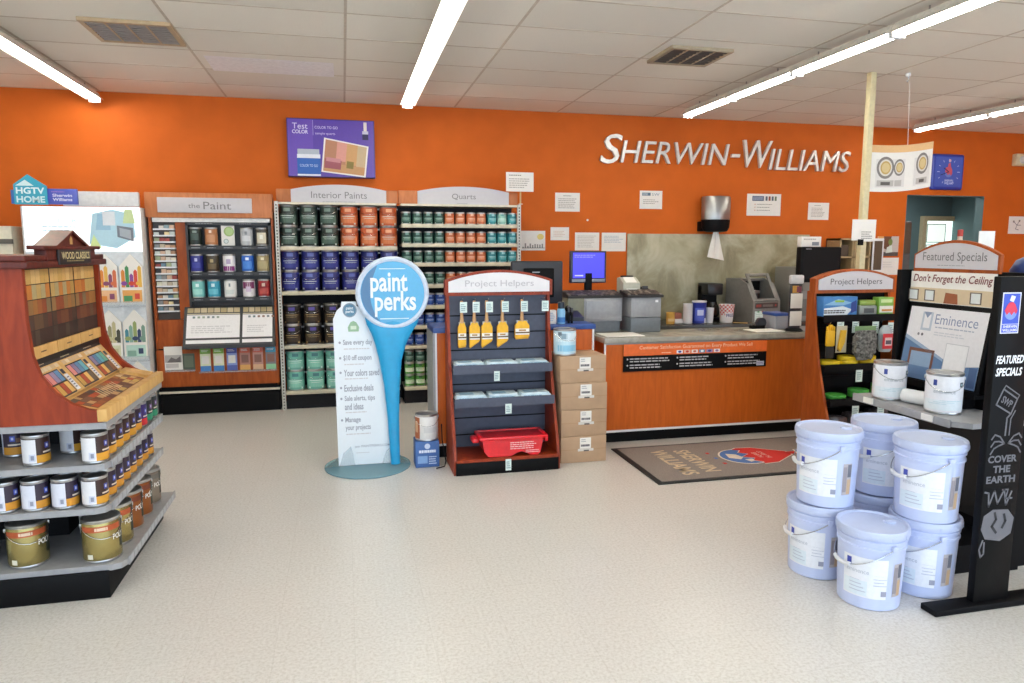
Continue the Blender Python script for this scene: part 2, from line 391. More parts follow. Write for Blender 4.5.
MB().tube([(.03, -.03, 1.0), (.03, -.045, 1.02), (.03, -.045, 1.12), (.03, -.03, 1.14)], .006, CHROME).build('handle', t)

# ------------------------------------------------------------------ ceiling fittings
FIX = mat('fixture_white_enamel', (.90, .88, .84), .4)
def strip_light(x, y0, y1, label, n):
    t = thing('strip_light', label, 'ceiling light', (x, y0, ZC - .022), 0, 'bare tube strip lights'); L = y1 - y0
    MB().prism([(-.04, -.052), (.04, -.052), (.068, -.074), (.071, -.074), (.045, -.045), (.03, -.012), (-.03, -.012), (-.045, -.045), (-.071, -.074), (-.068, -.074)], 0.0, L, 'y', FIX).build('housing', t)
    c = MB()
    for q in (.25, L - .25): c.tube([(0, q, .021), (0, q, -.03)], .006, CHROME, 6)
    c.build('hanger', t)
    for s in (0,):
        tb = MB(); pts = [(s, .014, -.075), (s, L - .014, -.075)]; tb.tube(pts, .0225, TUBE, 10); tb.build('tube', t)
    for q in (.002, L - .016): MB().box(-.05, .05, q, q + .014, -.10, -.048, WPLAS, .003).build('lamp_holder', t)
rows = [(-2.16, [7.40, 5.0, 2.55], 'far left row'), (.635, [7.02, 3.95, 1.2], 'centre row'), (3.46, [6.87, 6.03, 5.06, 4.03, 2.95, 1.9], 'row over the sales counter'), (6.43, [7.08, 6.11, 4.95, 3.9, 2.8, 1.6], 'far right row')]
for x, ys, nm in rows:
    for i, (b, a) in enumerate(zip(ys, ys[1:])):
        strip_light(x, a + .004, b - .004, 'white fluorescent strip light, %s from the orange wall in the %s' % (['first', 'second', 'third', 'fourth', 'fifth'][i], nm), i)
    strip_light(x, ys[-1] - 2.6, ys[-1] - .2, 'added unseen strip light above the shop front in the %s' % nm, 9)  # each row carried on out of view, added for the extra light
def vent(x0, x1, y0, y1, nl, frame_m, back, label):
    t = thing('air_vent', label, 'vent', (x0, y0, ZC - .012), 0, 'ceiling vents'); W = x1 - x0; D = y1 - y0
    f = MB(); b = .03
    for q in ((0, W, 0, b), (0, W, D - b, D), (0, b, b, D - b), (W - b, W, b, D - b)): f.box(q[0], q[1], q[2], q[3], -.012, .011, frame_m)
    f.build('frame', t); MB().box(b, W - b, b, D - b, .0, .010, back).build('backing', t)
    s = MB()
    for k in range(nl):
        y = b + (k + .5) * (D - 2 * b) / nl
        s.box(b, W - b, y - .008, y + .008, -.010, -.006, back)
    for q in range(1, 4): s.box(b + q * (W - 2 * b) / 4 - .006, b + q * (W - 2 * b) / 4 + .006, b, D - b, -.013, -.004, frame_m)
    s.build('louver', t)
vent(-1.585, -1.04, 5.17, 5.66, 9, mat('vent_tan', (.72, .63, .50), .5), mat('vent_grey', (.62, .61, .60), .6), 'tan framed square ceiling vent between the left and centre lights')
vent(2.33, 2.82, 4.89, 5.33, 7, mat('vent_beige', (.66, .60, .50), .5), mat('vent_dark', (.34, .32, .30), .6), 'beige ceiling vent with dark slots beside the counter light row')
tag(MB().box(-.98, -.03, 5.96, 6.42, ZC - .004, ZC - .0025, mat('pale_ceiling_panel', (.97, .96, .97), .6)).build('ceiling_panel'), 'smooth pale lens panel set into the ceiling tiles', 'ceiling panel')
# post from floor to ceiling
POSTM = mat('beige_post_paint', (.82, .775, .62), .5)
t = thing('support_post', 'square beige post running to the ceiling behind the right-hand project display', 'post', (4.285, 5.24, 0))
MB().box(-.027, .027, -.027, .027, 0.01, ZC - .006, POSTM, .004).build('shaft', t); MB().box(-.055, .055, -.055, .055, .0, .014, POSTM, .003).build('base_plate', t)
t = thing('hook_stem', 'small white ceiling hook holding the hanging poster cord', 'hook', (4.60, 5.20, ZC))
MB().cyl(0, 0, -.03, -.003, .02, WPLAS, 12).build('plate', t)
MB().tube([(0, 0, -.03), (.012, 0, -.045), (.012, 0, -.06), (0, 0, -.07), (-.01, 0, -.06)], .003, CHROME).build('hook', t)
# hanging poster, curved sheet seen from below
t = thing('hanging_poster', 'white poster of round medals hanging from the ceiling by a cord', 'poster', (4.29, 5.25, 2.025))
vs = []; fs = []; N = 16; WP = .72
def curv(u, z):
    a = (u / WP - .5) * 1.5; return (u, -.10 * math.cos(a * 1.2) + .10 + .03 * (u / WP), z + .04 * (1 - math.cos((u / WP - .40) * 2.4)) + .035 * u / WP)
pm = MB()
def sheet(u0, u1, z0, z1, m, off, sm=True):
    vs = []
    for k in range(N + 1):
        u = u0 + (u1 - u0) * k / N; p = curv(u, z0); q = curv(u, z1); vs += [(p[0], p[1] - off, p[2]), (q[0], q[1] - off, q[2])]
    pm.add(vs, [(2 * k, 2 * k + 2, 2 * k + 3, 2 * k + 1) for k in range(N)], m, None, sm)
sheet(0, WP, 0, .385, PAPER, 0); sheet(0, WP, 0, .385, PAPER, -.004)
pm.build('sheet', t); pm = MB()
sheet(0, WP, .325, .385, ink('e2b780'), .002)
def medal(cx, cz, r, sq):
    for (rr, m, o) in ((r, ink('7d7874'), .003), (r * .76, ink('d8d2c8'), .0038), (r * .60, ink('bf9f5c'), .0046), (r * .45, ink('d4bd86'), .0054)):
        pts = []
        for k in range(24):
            a = 2 * PI * k / 24; p = curv(cx + sq * rr * math.cos(a), cz + rr * math.sin(a)); pts.append((p[0], p[1] - o, p[2]))
        pm.add(pts, [list(range(24))], m)
for cx, cz, r, s in ((.34, .20, .070, .8), (.205, .20, .092, .9), (.595, .215, .09, .82)): medal(cx, cz, r, s)
for a, b in ((.115, .40), (.50, .69)): sheet(a, b, .035, .27, ink('dedad6'), .002)
for a, b in ((.13, .29), (.3, .37), (.53, .66)): sheet(a, b, .045, .095, ink('b9b4ae'), .003); sheet(a + .035, b - .035, .055, .082, ink('55504c'), .004)
pm.build('print', t)
MB().tube([(.322, -.06, ZC - 2.025 - .072), (.43, .035, .405)], .0022, ink('e8e6e2'), 5).build('cord', t)
# ------------------------------------------------------------------ on the orange wall
t = thing('wall_screen', 'thin purple advertising screen hung above the gallon can bay', 'screen', (-.08, 7.44, 2.54))
MB().box(-.42, .42, -.02, .055, -.28, .28, ink('3a2f6e', .3), .004).build('case', t)
p = MB(); F = FY(0, -.0215, 0); W, H = .84, .56
PX = lambda x: (x - 92) / 301 * W - W / 2
PZ = lambda y: H / 2 - (y - 57) / 205 * H
p.rect(F, -.412, -.272, .412, .272, 1, ink('5b3fa6', .3)); p.rect(F, -.412, -.272, PX(180), .272, 1.5, ink('6a4cb4', .3))
p.text(F, 'Test', PX(137), PZ(84), .145, .055, 3, ink('e9e2fa')); p.text(F, 'COLOR', PX(137), PZ(104), .15, .036, 3, ink('e9e2fa'), bold=.02)
p.rect(F, PX(180), PZ(115), PX(181.5), PZ(62), 3, ink('b9a8e4'))
p.text(F, 'COLOR TO GO', PX(226), PZ(87), .22, .026, 3, ink('d9cdf6'), bold=.01); p.text(F, 'sample quarts', PX(222), PZ(109), .19, .03, 3, ink('d9cdf6'))
p.rect(F, PX(124), PZ(258), PX(203), PZ(182), 3, ink('e9ebf2')); p.rect(F, PX(126), PZ(182), PX(200), PZ(164), 3, ink('b8c0cc')); p.rect(F, PX(124), PZ(252), PX(203), PZ(196), 4, ink('2b63b8')); p.text(F, 'COLOR TO GO', PX(163), PZ(222), .17, .025, 5, ink('cfe0f8'))
q = [(218, 122), (371, 149), (358, 260), (205, 243)]
p.poly(F, [(PX(a), PZ(b)) for a, b in q], 4, ink('f0ece8'))
q2 = [(223, 128), (365, 153), (353, 254), (211, 239)]
def Q2(s, t_): 
    a, b, c, d = q2; return (PX((a[0] * (1 - s) + b[0] * s) * (1 - t_) + (d[0] * (1 - s) + c[0] * s) * t_), PZ((a[1] * (1 - s) + b[1] * s) * (1 - t_) + (d[1] * (1 - s) + c[1] * s) * t_))
def quad(s0, s1, t0, t1, l, m): p.poly(F, [Q2(s0, t0), Q2(s1, t0), Q2(s1, t1), Q2(s0, t1)], l, m)
quad(0, 1, 0, 1, 5, ink('b98263')); quad(.28, .52, 0, .62, 6, ink('d99a8c')); quad(.52, .78, 0, .7, 6, ink('cf9f6a')); quad(.78, 1, 0, 1, 6, ink('c7b08c')); quad(0, 1, .72, 1, 7, ink('c59667')); quad(.02, .42, .6, .9, 8, ink('9d5560')); quad(.05, .4, .55, .68, 9, ink('c98a8f')); quad(.55, .72, .58, .82, 8, ink('8a7a3c'))
p.rect(F, PX(355), PZ(102), PX(366), PZ(64), 3, ink('e6ddd2')); p.rect(F, PX(350), PZ(106), PX(371), PZ(95), 4, ink('c9c4d6')); p.rect(F, PX(350), PZ(126), PX(371), PZ(106), 4, ink('2a2350'))
p.build('display', t)

# raised metal letters: every letter its own piece
t = thing('letter_sign', 'raised brushed-silver slanted shop letters across the upper orange wall', 'sign', (2.74, 7.5, 2.49))
LET = mat('satin_silver_letter', (.86, .85, .83), .35, metal=.25)
LX = lambda p_: (p_ - 35) / 860 * 3.175
def letters(s, p0, p1, h, z):
    vs, fs = text_geo(s, .20, 0, .5)
    par = list(range(len(vs)))
    def fnd(a):
        while par[a] != a: par[a] = par[par[a]]; a = par[a]
        return a
    for f in fs:
        for k in f[1:]: par[fnd(k)] = fnd(f[0])
    x0 = min(v[0] for v in vs); x1 = max(v[0] for v in vs); y0 = min(v[1] for v in vs); y1 = max(v[1] for v in vs)
    if s == '-': y0 -= .02
    q = [(LX(p0) + (v[0] - x0) / (x1 - x0) * (LX(p1) - LX(p0)), -.022 + .018 * -v[2] * 2, z + (v[1] - y0) / (y1 - y0) * h) for v in vs]
    gs = {}
    for f in fs: gs.setdefault(fnd(f[0]), []).append(f)
    for r in sorted(gs, key=lambda r: min(q[k][0] for f in gs[r] for k in f)):
        ix = sorted({k for f in gs[r] for k in f}); mp = {k: i for i, k in enumerate(ix)}
        MB().add([q[k] for k in ix], [[mp[k] for k in f] for f in gs[r]], LET).build('letter', t)
letters('S', 37, 106, .315, -.01); letters('HERWIN', 100, 456, .235, .005); letters('-', 463, 493, .045, .09); letters('W', 503, 604, .305, -.01); letters('ILLIAMS', 594, 886, .24, -.03)

def paper(x0, x1, z0, z1, label, art, y=YW, th=.004, nm='wall_notice', cat='notice'):
    t = thing(nm, label, cat, ((x0 + x1) / 2, y, (z0 + z1) / 2)); w, h = (x1 - x0) / 2, (z1 - z0) / 2
    MB().box(-w, w, -th, -.0005, -h, h, PAPER).build('sheet', t)
    p = MB(); F = FY(0, -th - .0003, 0); art(p, F, w, h)
    if p.f: p.build('print', t)
    return t
g1 = ink('b4aca6'); g2 = ink('8d8680'); gd = ink('4c4a50')
paper(2.25, 2.53, 1.96, 2.16, 'white typed notice above the papers between can shelves and splashback', lambda p, F, w, h: (p.scribble(F, -.05, h * .6, .05, h * .75, 1, 1, g2), p.scribble(F, -w * .75, -h * .7, w * .75, h * .45, 6, 1, g1)))
def art_blue(p, F, w, h):
    p.rect(F, -w * .8, h * .45, -w * .05, h * .78, 1, ink('566d80')); p.scribble(F, -w * .75, h * .5, -w * .1, h * .74, 2, 2, ink('cfd8df')); p.text(F, 'SW', w * .4, h * .6, w * .7, h * .3, 1, ink('7f93a3')); p.scribble(F, -w * .7, -h * .5, w * .7, h * .1, 3, 1, g1)
paper(3.23, 3.50, 2.0, 2.2, 'white square notice with slate-blue heading under the metal letters', art_blue)
def art_big(p, F, w, h):
    p.rect(F, -w * .7, h * .35, -w * .02, h * .8, 1, ink('4d5a78')); p.scribble(F, -w * .66, h * .42, -w * .06, h * .74, 3, 2, ink('bfc8da'), ragged=.05)
    for k in range(4): p.rect(F, w * (.08 + k * .18), h * .38, w * (.2 + k * .18), h * .78, 1, ink(['59636f', '8a4a3c', '59636f', '6a7a5c'][k]))
    for k in range(3): p.rect(F, -w * .55, h * (.0 - k * .27), -w * .5, h * (.08 - k * .27), 1, ink('c0713f')); p.scribble(F, -w * .42, h * (-.02 - k * .27), w * .5, h * (.1 - k * .27), 1, 1, g2)
paper(4.56, 5.0, 1.94, 2.19, 'largest white notice, with dark heading and three bullets, right of towel dispenser', art_big)
paper(5.37, 5.65, 1.90, 2.10, 'small white typed notice on orange wall beside the beige post', lambda p, F, w, h: (p.scribble(F, -.06, h * .6, .06, h * .74, 1, 1, g2), p.scribble(F, -w * .7, -h * .7, w * .7, h * .45, 7, 1, g1)))
def art_sun(p, F, w, h):
    p.disc(F, w * .6, h * .4, w * .28, h * .3, 1, ink('e3cf7a'))
    for k in range(9): p.rect(F, -w * .9 + k * w * .2, -h * .72, -w * .78 + k * w * .2, -h * (.72 - .1 - .35 * abs(math.sin(k * 1.7))), 1, ink('8f8d88'))
    p.rect(F, -w * .92, -h * .78, w * .95, -h * .72, 1, gd)
paper(1.87, 2.14, 1.54, 1.75, 'white paper with a yellow sun and grey bars beside the quart shelf upright', art_sun)
paper(2.20, 2.41, 1.65, 1.79, 'smallest white slip, left of the two papers above the blue monitor', lambda p, F, w, h: p.scribble(F, -w * .7, -h * .5, w * .6, h * .5, 4, 1, ink('d9c7ba')))
paper(2.48, 2.76, 1.54, 1.735, 'white paper partly behind the top of the blue monitor', lambda p, F, w, h: p.scribble(F, -w * .8, -h * .7, w * .8, h * .7, 8, 1, ink('c9c2bb')))
paper(2.79, 3.075, 1.53, 1.735, 'white typed paper touching the left edge of the stone splashback', lambda p, F, w, h: p.scribble(F, -w * .8, -h * .1, w * .8, h * .7, 5, 1, ink('b9c0c8')))
def art_plant(p, F, w, h):
    p.line(F, [(-.02, -.05), (0, 0), (.03, .05)], .006, 1, gd); p.line(F, [(0, 0), (-.05, .04)], .006, 1, gd); p.line(F, [(.0, 0), (.06, .0)], .006, 1, gd); p.line(F, [(-.02, -.05), (.03, -.06)], .006, 1, gd); p.disc(F, .035, .055, .014, .014, 1, g2); p.disc(F, -.055, .045, .014, .014, 1, g2)
paper(8.30, 8.56, 1.75, 1.97, 'white paper with a dark twig sketch on wall right of the passage doorway', art_plant)
tag(MB().cyl(0, 0, 0, .008, .011, WPLAS, 12, Matrix.Translation((2.62, YW - .002, 1.87)) @ Matrix.Rotation(PI / 2, 4, 'X')).build('wall_button'), 'tiny white round button on orange wall above the monitor papers', 'button')
t = thing('emergency_wall_lamp', 'beige emergency light box high on the far right wall', 'light', (8.36, YW, 2.67))
MB().box(-.10, .14, -.07, -.001, -.075, .075, mat('beige_box', (.82, .76, .62), .5), .012).build('housing', t); MB().cyl(0, 0, -.0, .05, .05, WPLAS, 16, Matrix.Translation((-.0, -.07, .0)) @ Matrix.Rotation(PI / 2, 4, 'X')).build('lamp', t)

# clock
t = thing('wall_clock', 'blue rounded-square wall clock above the passage doorway', 'clock', (7.27, YW, 2.495))
MB().box(-.235, .235, -.05, -.001, -.215, .215, ink('2c3fa0', .3), .03, seg=4).build('case', t)
BLU = ink('4660ba', .35); WH = ink('f0eff0'); RD = ink('cc2c33', .35)
p = MB(); F = FY(0, -.0505, 0); p.rect(F, -.2, -.18, .2, .18, 1, BLU)
for k in range(12):
    a = PI / 6 * k; L_ = .02 if k % 3 else .035; d = (math.sin(a), math.cos(a)); p.line(F, [(d[0] * .165, d[1] * .155), (d[0] * (.165 - L_), d[1] * (.155 - L_))], .007, 2, ink('c9d4f0'))
p.disc(F, .0, -.015, .05, .05, 2, ink('6c86cc')); p.poly(F, [(-.055, .0), (-.045, .05), (-.015, .06), (-.01, .1), (.02, .11), (.03, .06), (.05, .03), (.055, -.02), (.035, -.05), (.02, -.02), (-.01, -.04), (-.03, -.01)], 3, ink('cf5a6a')); p.disc(F, .01, .135, .018, .018, 3, ink('d9b6c2'))
p.text(F, 'SHERWIN\nWILLIAMS', .01, -.12, .13, .06, 3, ink('c9d4f0'), bold=.02)
p.build('dial', t)
for nm, a, L_, wd in (('hour_hand', -1.0, .085, .010), ('minute_hand', -1.9, .125, .007)):
    a = -a; d = (-math.sin(a), math.cos(a)); MB().line(FY(0, -.054 - (.001 if nm[0] == 'm' else 0), 0), [(0, 0), (d[0] * L_, d[1] * L_)], wd, 1, ink('16182c')).build(nm, t)

# stone splashback, paper towel dispenser
tag(MB().box(3.09, 5.40, YW - .02, YW - .001, .755, 1.725, SPLASH, .003).build('stone_splashback'), 'mottled olive stone splashback panel behind the back counter', 'splashback')
t = thing('towel_dispenser', 'round steel and black paper towel dispenser on wall above the splashback', 'towel dispenser', (4.10, YW - .125, 1.755))
MB().lathe([(.170, .125), (.178, .13), (.182, .37), (.17, .385), (0.001, .388)], STEEL, 32, sy=.66, sx=.93).build('cover', t)
MB().lathe([(.10, -.01), (.15, .0), (.175, .04), (.180, .125), (.02, .127)], BLACKP, 32, sy=.66, sx=.93).build('base', t)
MB().box(-.16, -.1, .02, .129, .0, .11, BLACKP, .008).build('bracket', t)
tw = MB(); vs = []
for k in range(9):
    s = k / 8; z = .02 - .33 * s; wd = .03 + .075 * s
    for j in range(7):
        q = j / 6 * 2 - 1; vs.append((wd * q - .0 + .01 * s, .012 * math.sin(q * 7 + s * 2) * (1.2 - s * .5) - .02, z - .02 * q * s))
fs = [(k * 7 + j, k * 7 + j + 1, (k + 1) * 7 + j + 1, (k + 1) * 7 + j) for k in range(8) for j in range(6)]
tw.add(vs, fs, PAPER, None, True); tw.build('paper_towel', t)
# ================================================================== shelving along the back wall
def perforated(mb, x, y, z0, z1, w=.035, d=.03):
    mb.box(x - w / 2, x + w / 2, y - d / 2, y + d / 2, z0, z1, PERF)
    F = FY(x, y - d / 2, 0); n = int((z1 - z0) / .03)
    for k in range(n): mb.rect(F, -.006, z0 + .008 + k * .03, .006, z0 + .024 + k * .03, 1, ink('4a4844'))
def arc(w, z0, zs, zt, n=16):
    """header outline: flat foot, arched top"""
    return [(-w, z0), (w, z0)] + [(w * (1 - 2 * k / n), zs + (zt - zs) * (1 - (1 - 2 * k / n) ** 2)) for k in range(n + 1)]
def header(t, x, y, zb, w, z0, z1, txt, tw):
    """arched panel lettered with the bay's name; part of thing t (local coordinates)"""
    MB().prism(arc(w, z0, z1 - .05, z1), y - .03, y, 'y', SIGNGREY).build('header_sign', t, (x, 0, 0))
    p = MB(); F = FY(x, y - .0305, 0); p.text(F, txt, 0, (z0 + z1) / 2 - .008, tw, .062, 1, SIGNTXT); p.scribble(F, -tw * .3, z0 + .012, tw * .3, z0 + .026, 1, 1, ink('a8a5a6'))
    p.build('lettering', t)

def bay(name, label, x0, x1, y, zs, uprights, hdr, hw, htxt, tw, htop):
    t = thing(name, label, 'shelving', (x0, y, 0)); W = x1 - x0; D = YW - .03 - y
    MB().box(0, W, D - .03, D, .0, 1.99, DARK).build('back_panel', t)
    for u in uprights:
        m = MB(); perforated(m, u - x0, .015, 0, 2.0); m.build('upright', t)
    MB().box(.02, W - .02, .035, D - .03, 0, .13, DARK).build('kick_base', t)
    for z in zs:
        s = MB(); s.box(.02, W - .02, .012, D - .03, z - .022, z, CREAM); sh = s.build('shelf', t)
        MB().box(.02, W - .02, -.004, .011, z - .032, z + .004, mat('price_rail', (.80, .77, .68), .35), .003).build('price_rail', sh)
    MB().box(.02, W - .02, .012, D - .03, 1.975, 1.995, CREAM).build('top_shelf', t)
    MB().box(.0, W - .004, .06, .085, 1.996, htop, TAN, .004).build('header_board', t)
    header(t, hdr - x0, .06, 0, hw, 1.985, htop + .045, htxt, tw)
    return t
bay('gallon_shelving', 'tall shelving bay of gallon paint under the Interior Paints header', -.600, .540, 7.1, (.178, .628, 1.148, 1.574), (-.600,), -.02, .445, 'Interior Paints', .52, 2.12)
QZ = (.17, .59, .79, .99, 1.20, 1.415, 1.605, 1.795)
bay('quart_shelving', 'tall shelving bay of small cans under the Quarts header', .545, 1.752, 7.1, QZ, (1.752,), 1.19, .46, 'Quarts', .24, 2.125)
rows = [(1.574, ['g_green'] * 3 + ['g_orange'] * 3, 'top'), (1.148, ['g_navy'] * 6, 'second'), (.628, ['g_black'] * 6, 'third'), (.178, ['g_aqua'] * 6, 'lowest')]
CN = {'g_green': 'dark green', 'g_orange': 'orange', 'g_navy': 'navy blue', 'g_black': 'black-purple', 'g_aqua': 'pale aqua'}
for z, ks, rn in rows:
    for i, k in enumerate(ks):
        for tier in (0, 1):
            x = -.500 + i * .1885 + (.010 if k == 'g_aqua' else 0) + random.uniform(-.002, .002)
            put_can(k, x, 7.1 + .112 + random.uniform(0, .01), z + .001 + tier * .1975, '%s gallon can, %s in the %s tier of the %s gallon-bay shelf' % (CN[k], nth(i, 6), 'upper' if tier else 'lower', rn), 'gallon cans in the gallon bay', random.uniform(-.15, .15), 'gallon_can')
QN = {'q_green': 'dark green', 'q_orange': 'orange', 'q_teal': 'teal', 'q_pale': 'pale green', 'q_blue': 'blue', 'q_lime': 'lime and white'}
for ri, z in enumerate(QZ[::-1][:3]):
    ks = ['q_green'] * 4 + ['q_orange'] * 4 + ['q_teal'] * 3
    if ri == 0: ks[9] = 'q_pale'
    for i, k in enumerate(ks):
        put_can(k, .618 + i * .1075 + random.uniform(-.002, .002), 7.1 + .075, z + .001, '%s quart can, %s on the %s shelf of the quart bay' % (QN[k], nth(i, 11), ['top', 'second', 'third'][ri]), 'quart cans in the quart bay', random.uniform(-.2, .2), 'quart_can')
for ri, (z, ks) in enumerate([(1.20, ['q_green'] * 4 + ['q_orange'] * 4), (.99, ['q_blue'] * 6), (.79, ['q_blue'] * 5), (.59, ['q_blue'] * 5)]):
    for i, k in enumerate(ks):
        put_can(k, .622 + i * .1075 + random.uniform(-.002, .002), 7.1 + .075, z + .001, '%s quart can, %s in the quart-bay row %s' % (QN[k], nth(i, 12), ['just under the third shelf', 'highest with blue cans', 'second of the blue-can rows', 'lowest with blue cans'][ri]), 'quart cans in the quart bay', 0, 'quart_can')
for tier in range(3):
    for i in range(5):
        put_can('q_green' if tier == 2 else 'q_lime', .622 + i * .1075, 7.1 + .075, .171 + tier * .1225, '%s quart can, %s in the %s tier of lowest quart-bay shelf' % ('dark green' if tier == 2 else 'lime and white', nth(i, 12), ['bottom', 'middle', 'top'][tier]), 'quart cans in the quart bay', 0, 'quart_can')
t = thing('sign_holder', 'white notice card on a thin stem above the quart shelving', 'notice', (1.762, 7.092, 2.03))
MB().box(-.008, .008, -.002, .002, -.03, .12, mat('stem_tan', (.80, .66, .45), .5)).build('stem', t)
MB().box(-.15, .135, -.006, .0, .10, .29, PAPER).build('card', t)
p = MB(); F = FY(0, -.0063, 0); p.scribble(F, -.12, .25, .06, .27, 1, 1, g2); p.scribble(F, -.12, .13, .10, .235, 5, 1, g1); p.build('print', t)
MB().box(-.02, .02, -.014, -.003, -.028, -.02, CREAM).build('clip', t)

# ------------------------------------------------------------------ "the Paint" display
px0, px1, py = -1.715, -.635, 7.1
t = thing('paint_selector', 'cherry and charcoal wall display lettered the Paint, with sample cans and slanted desk', 'display', (px0, py, 0)); W = px1 - px0
MB().box(0, W, .10, .37, 0, 1.90, DARK).build('carcass', t)
for k, (x, xw) in enumerate(((0, .022), (.215, .095), (W - .02, .02))): MB().box(x, x + xw, .02 if k != 1 else .06, .10, .25, 1.84, CHERRY).build('side_panel', t)
MB().box(-.02, W + .0, .01, .12, 1.84, 2.065, TAN, .004).build('header_board', t)
MB().box(.09, .90, -.008, .01, 1.885, 2.02, SIGNGREY, .003).build('header_sign', t)
p = MB(); F = FY(0, -.0085, 0); p.text(F, 'the', .40, 1.947, .10, .042, 1, SIGNTXT); p.text(F, 'Paint', .60, 1.95, .24, .068, 1, SIGNTXT); p.build('lettering', t)
MB().box(.03, W - .03, .03, .10, 1.80, 1.838, mat('lamp_cover', (.95, .94, .92), .4)).build('lamp_cover', t)
MB().box(0, W, .0, .10, .27, .62, CHERRY, .003).build('lower_panel', t)
MB().box(0, W, .03, .10, 0, .185, BLACKP).build('toe_kick', t); MB().box(0, W, .012, .10, .205, .225, CREAM).build('price_rail', t)
MB().box(0, W, .02, .10, .225, .27, BLACKP).build('lower_shelf', t); MB().box(0, .235, .02, .10, .62, .63, BLACKP).build('ledge', t)
MB().box(.02, .31, .03, .10, .63, .90, CHERRY).build('column_panel', t)
# colour card column
cm = MB(); cm.box(.02, .215, .075, .10, .90, 1.80, ink('4a4440')); cc = ['8d8d8d', 'c8b7a0', '9d4a45', 'd8cfc0', '6d8a9a', 'e4ddc8', 'a8b08c', 'c99a70', '3e3c42', 'd6b49a', '8aa0a8', 'e9d8a8', 'b0876a', 'cfd6d2', 'ddd6cc']
F = FY(0, .059, 0); random.seed(3)
for r in range(14):
    z = 1.735 - r * .058
    cm.box(.03, .213, .03, .075, z - .008, z + .006, WPLAS)
    u = .034
    for k in range(4):
        cm.box(u, u + .041, .045, .07, z + .006, z + random.uniform(.030, .044), ink(random.choice(cc))); u += .0445
cm.build('color_card_rack', t)
cm = MB(); cm.box(.05, .10, .05, .085, .585, .59, WPLAS); cm.build('card_clip', t)
# charcoal can case
CH = mat('charcoal_case', (.22, .225, .24), .5)
kx0, kx1 = .312, W - .025
m = MB(); m.box(kx0, kx1, .075, .10, 1.02, 1.80, CH); m.box(kx0, kx0 + .02, .0, .075, 1.02, 1.80, CH); m.box(kx1 - .02, kx1, .0, .075, 1.02, 1.80, CH); m.box(kx0, kx1, .0, .075, 1.775, 1.80, CH); m.build('case', t)
cx = [.395, .53, .675, .84, .975]
cz = [1.585, 1.34, 1.105]
for z in cz:
    s = MB(); s.box(kx0 + .02, kx1 - .02, -.01, .075, z - .035, z, CH); sh = s.build('can_shelf', t)
    p = MB(); F = FY(0, -.0103, 0)
    for x in cx: p.rect(F, x - .04, z - .026, x + .04, z - .012, 1, ink('5a5d63')); p.scribble(F, x - .036, z - .023, x + .036, z - .015, 1, 2, ink('b7b9bc'))
    p.build('shelf_print', sh)
m = MB(); F = FY(0, -.0003, 0); m.scribble(F, .40, 1.782, .55, 1.793, 1, 1, ink('9a9ca0')); m.scribble(F, .78, 1.782, .92, 1.793, 1, 1, ink('9a9ca0')); m.build('case_print', t)
# slanted desk
A = Vector((0, .055, 1.015)); B = Vector((0, -.13, .67))
dk = MB(); n_ = 1
dk.prism([(A.y, A.z), (B.y, B.z), (B.y + .0, B.z - .03), (.10, .63), (.10, 1.015)], kx0 - .055, kx1 + .005, 'x', CH)
dk.build('desk', t)
up = (A - B).normalized(); p = MB(); F = frame((0, B.y, B.z), (1, 0, 0), up); L_ = (A - B).length; wp = ink('f4f2f4', .4)
xm = .76
for a, b in ((kx0 - .03, xm - .012), (xm + .012, kx1 - .015)):
    p.rect(F, a, .02, b, .055, 1, wp); p.rect(F, a, .075, b, L_ - .085, 1, wp); p.rect(F, a, L_ - .08, b, L_ - .07, 1, ink('d9cdb4'))
    n = int((b - a) / .053)
    for k in range(n): p.rect(F, a + k * (b - a) / n + .003, L_ - .06, a + (k + 1) * (b - a) / n - .003, L_ - .012, 1, ink(random.choice(['cbb892', 'd6c6a4', 'bda981'])))
    for k in range(6): p.rect(F, a + .05 + k * .042, L_ - .118, a + .072 + k * .042, L_ - .098, 2, ink(random.choice(['7f8a92', '9aa59a', '6b7f88', '8f6f66'])))
    p.scribble(F, a + .04, .12, b - .05, .20, 4, 2, ink('d3d0d4'))
p.build('desk_sheet', t)
# cans in the case
def samp(key, main, parts):
    def art(l, r):
        for (a0, a1, z0, z1, c) in parts: l.patch(r * 1.005, a0, a1, z0, z1, ink(c), 6)
    can_meshes(key, .056, .165, ink(main, .35), art, handle=False, lid_m=ink(main, .4) if key == 's_pale' else None)
samp('s_dgreen', '1d2b28', [(-35, 35, .05, .11, '43544e'), (-20, 20, .115, .135, '7f8f88')])
samp('s_copper', 'b4764c', [(-40, 40, .03, .10, 'c8906a'), (-12, 12, .115, .14, 'ead2be')])
samp('s_silver', 'b9bcc0', [(-40, 40, .04, .09, 'd4d6d9'), (-12, 12, .1, .13, '8a8e94')])
samp('s_cream', '38332c', [(-45, 45, .02, .12, 'd8d0ba'), (-15, 15, .06, .10, 'f0ece0')])
samp('s_blue', '2b2f86', [(-40, 40, .04, .09, '3d44a0'), (-12, 12, .1, .13, 'b5b9e0')])
samp('s_bronze', '43392a', [(-40, 40, .03, .08, '6d5c40'), (-15, 15, .09, .12, 'a8946a')])
samp('s_plum', 'eceaec', [(-60, 60, .012, .055, '7e2a78'), (-20, 20, .075, .12, 'b6a6c6')])
samp('s_royal', '2560c0', [(-45, 45, .03, .10, '4a88dc'), (-15, 15, .11, .135, 'e4eefb')])
samp('s_tan', '9a8c66', [(-45, 45, .03, .10, 'b3a47c'), (-15, 15, .11, .135, 'ded4b4')])
samp('s_mint', '7cc4c0', [(-45, 45, .03, .08, 'a2dcd6'), (-15, 15, .1, .13, 'e4f6f4')])
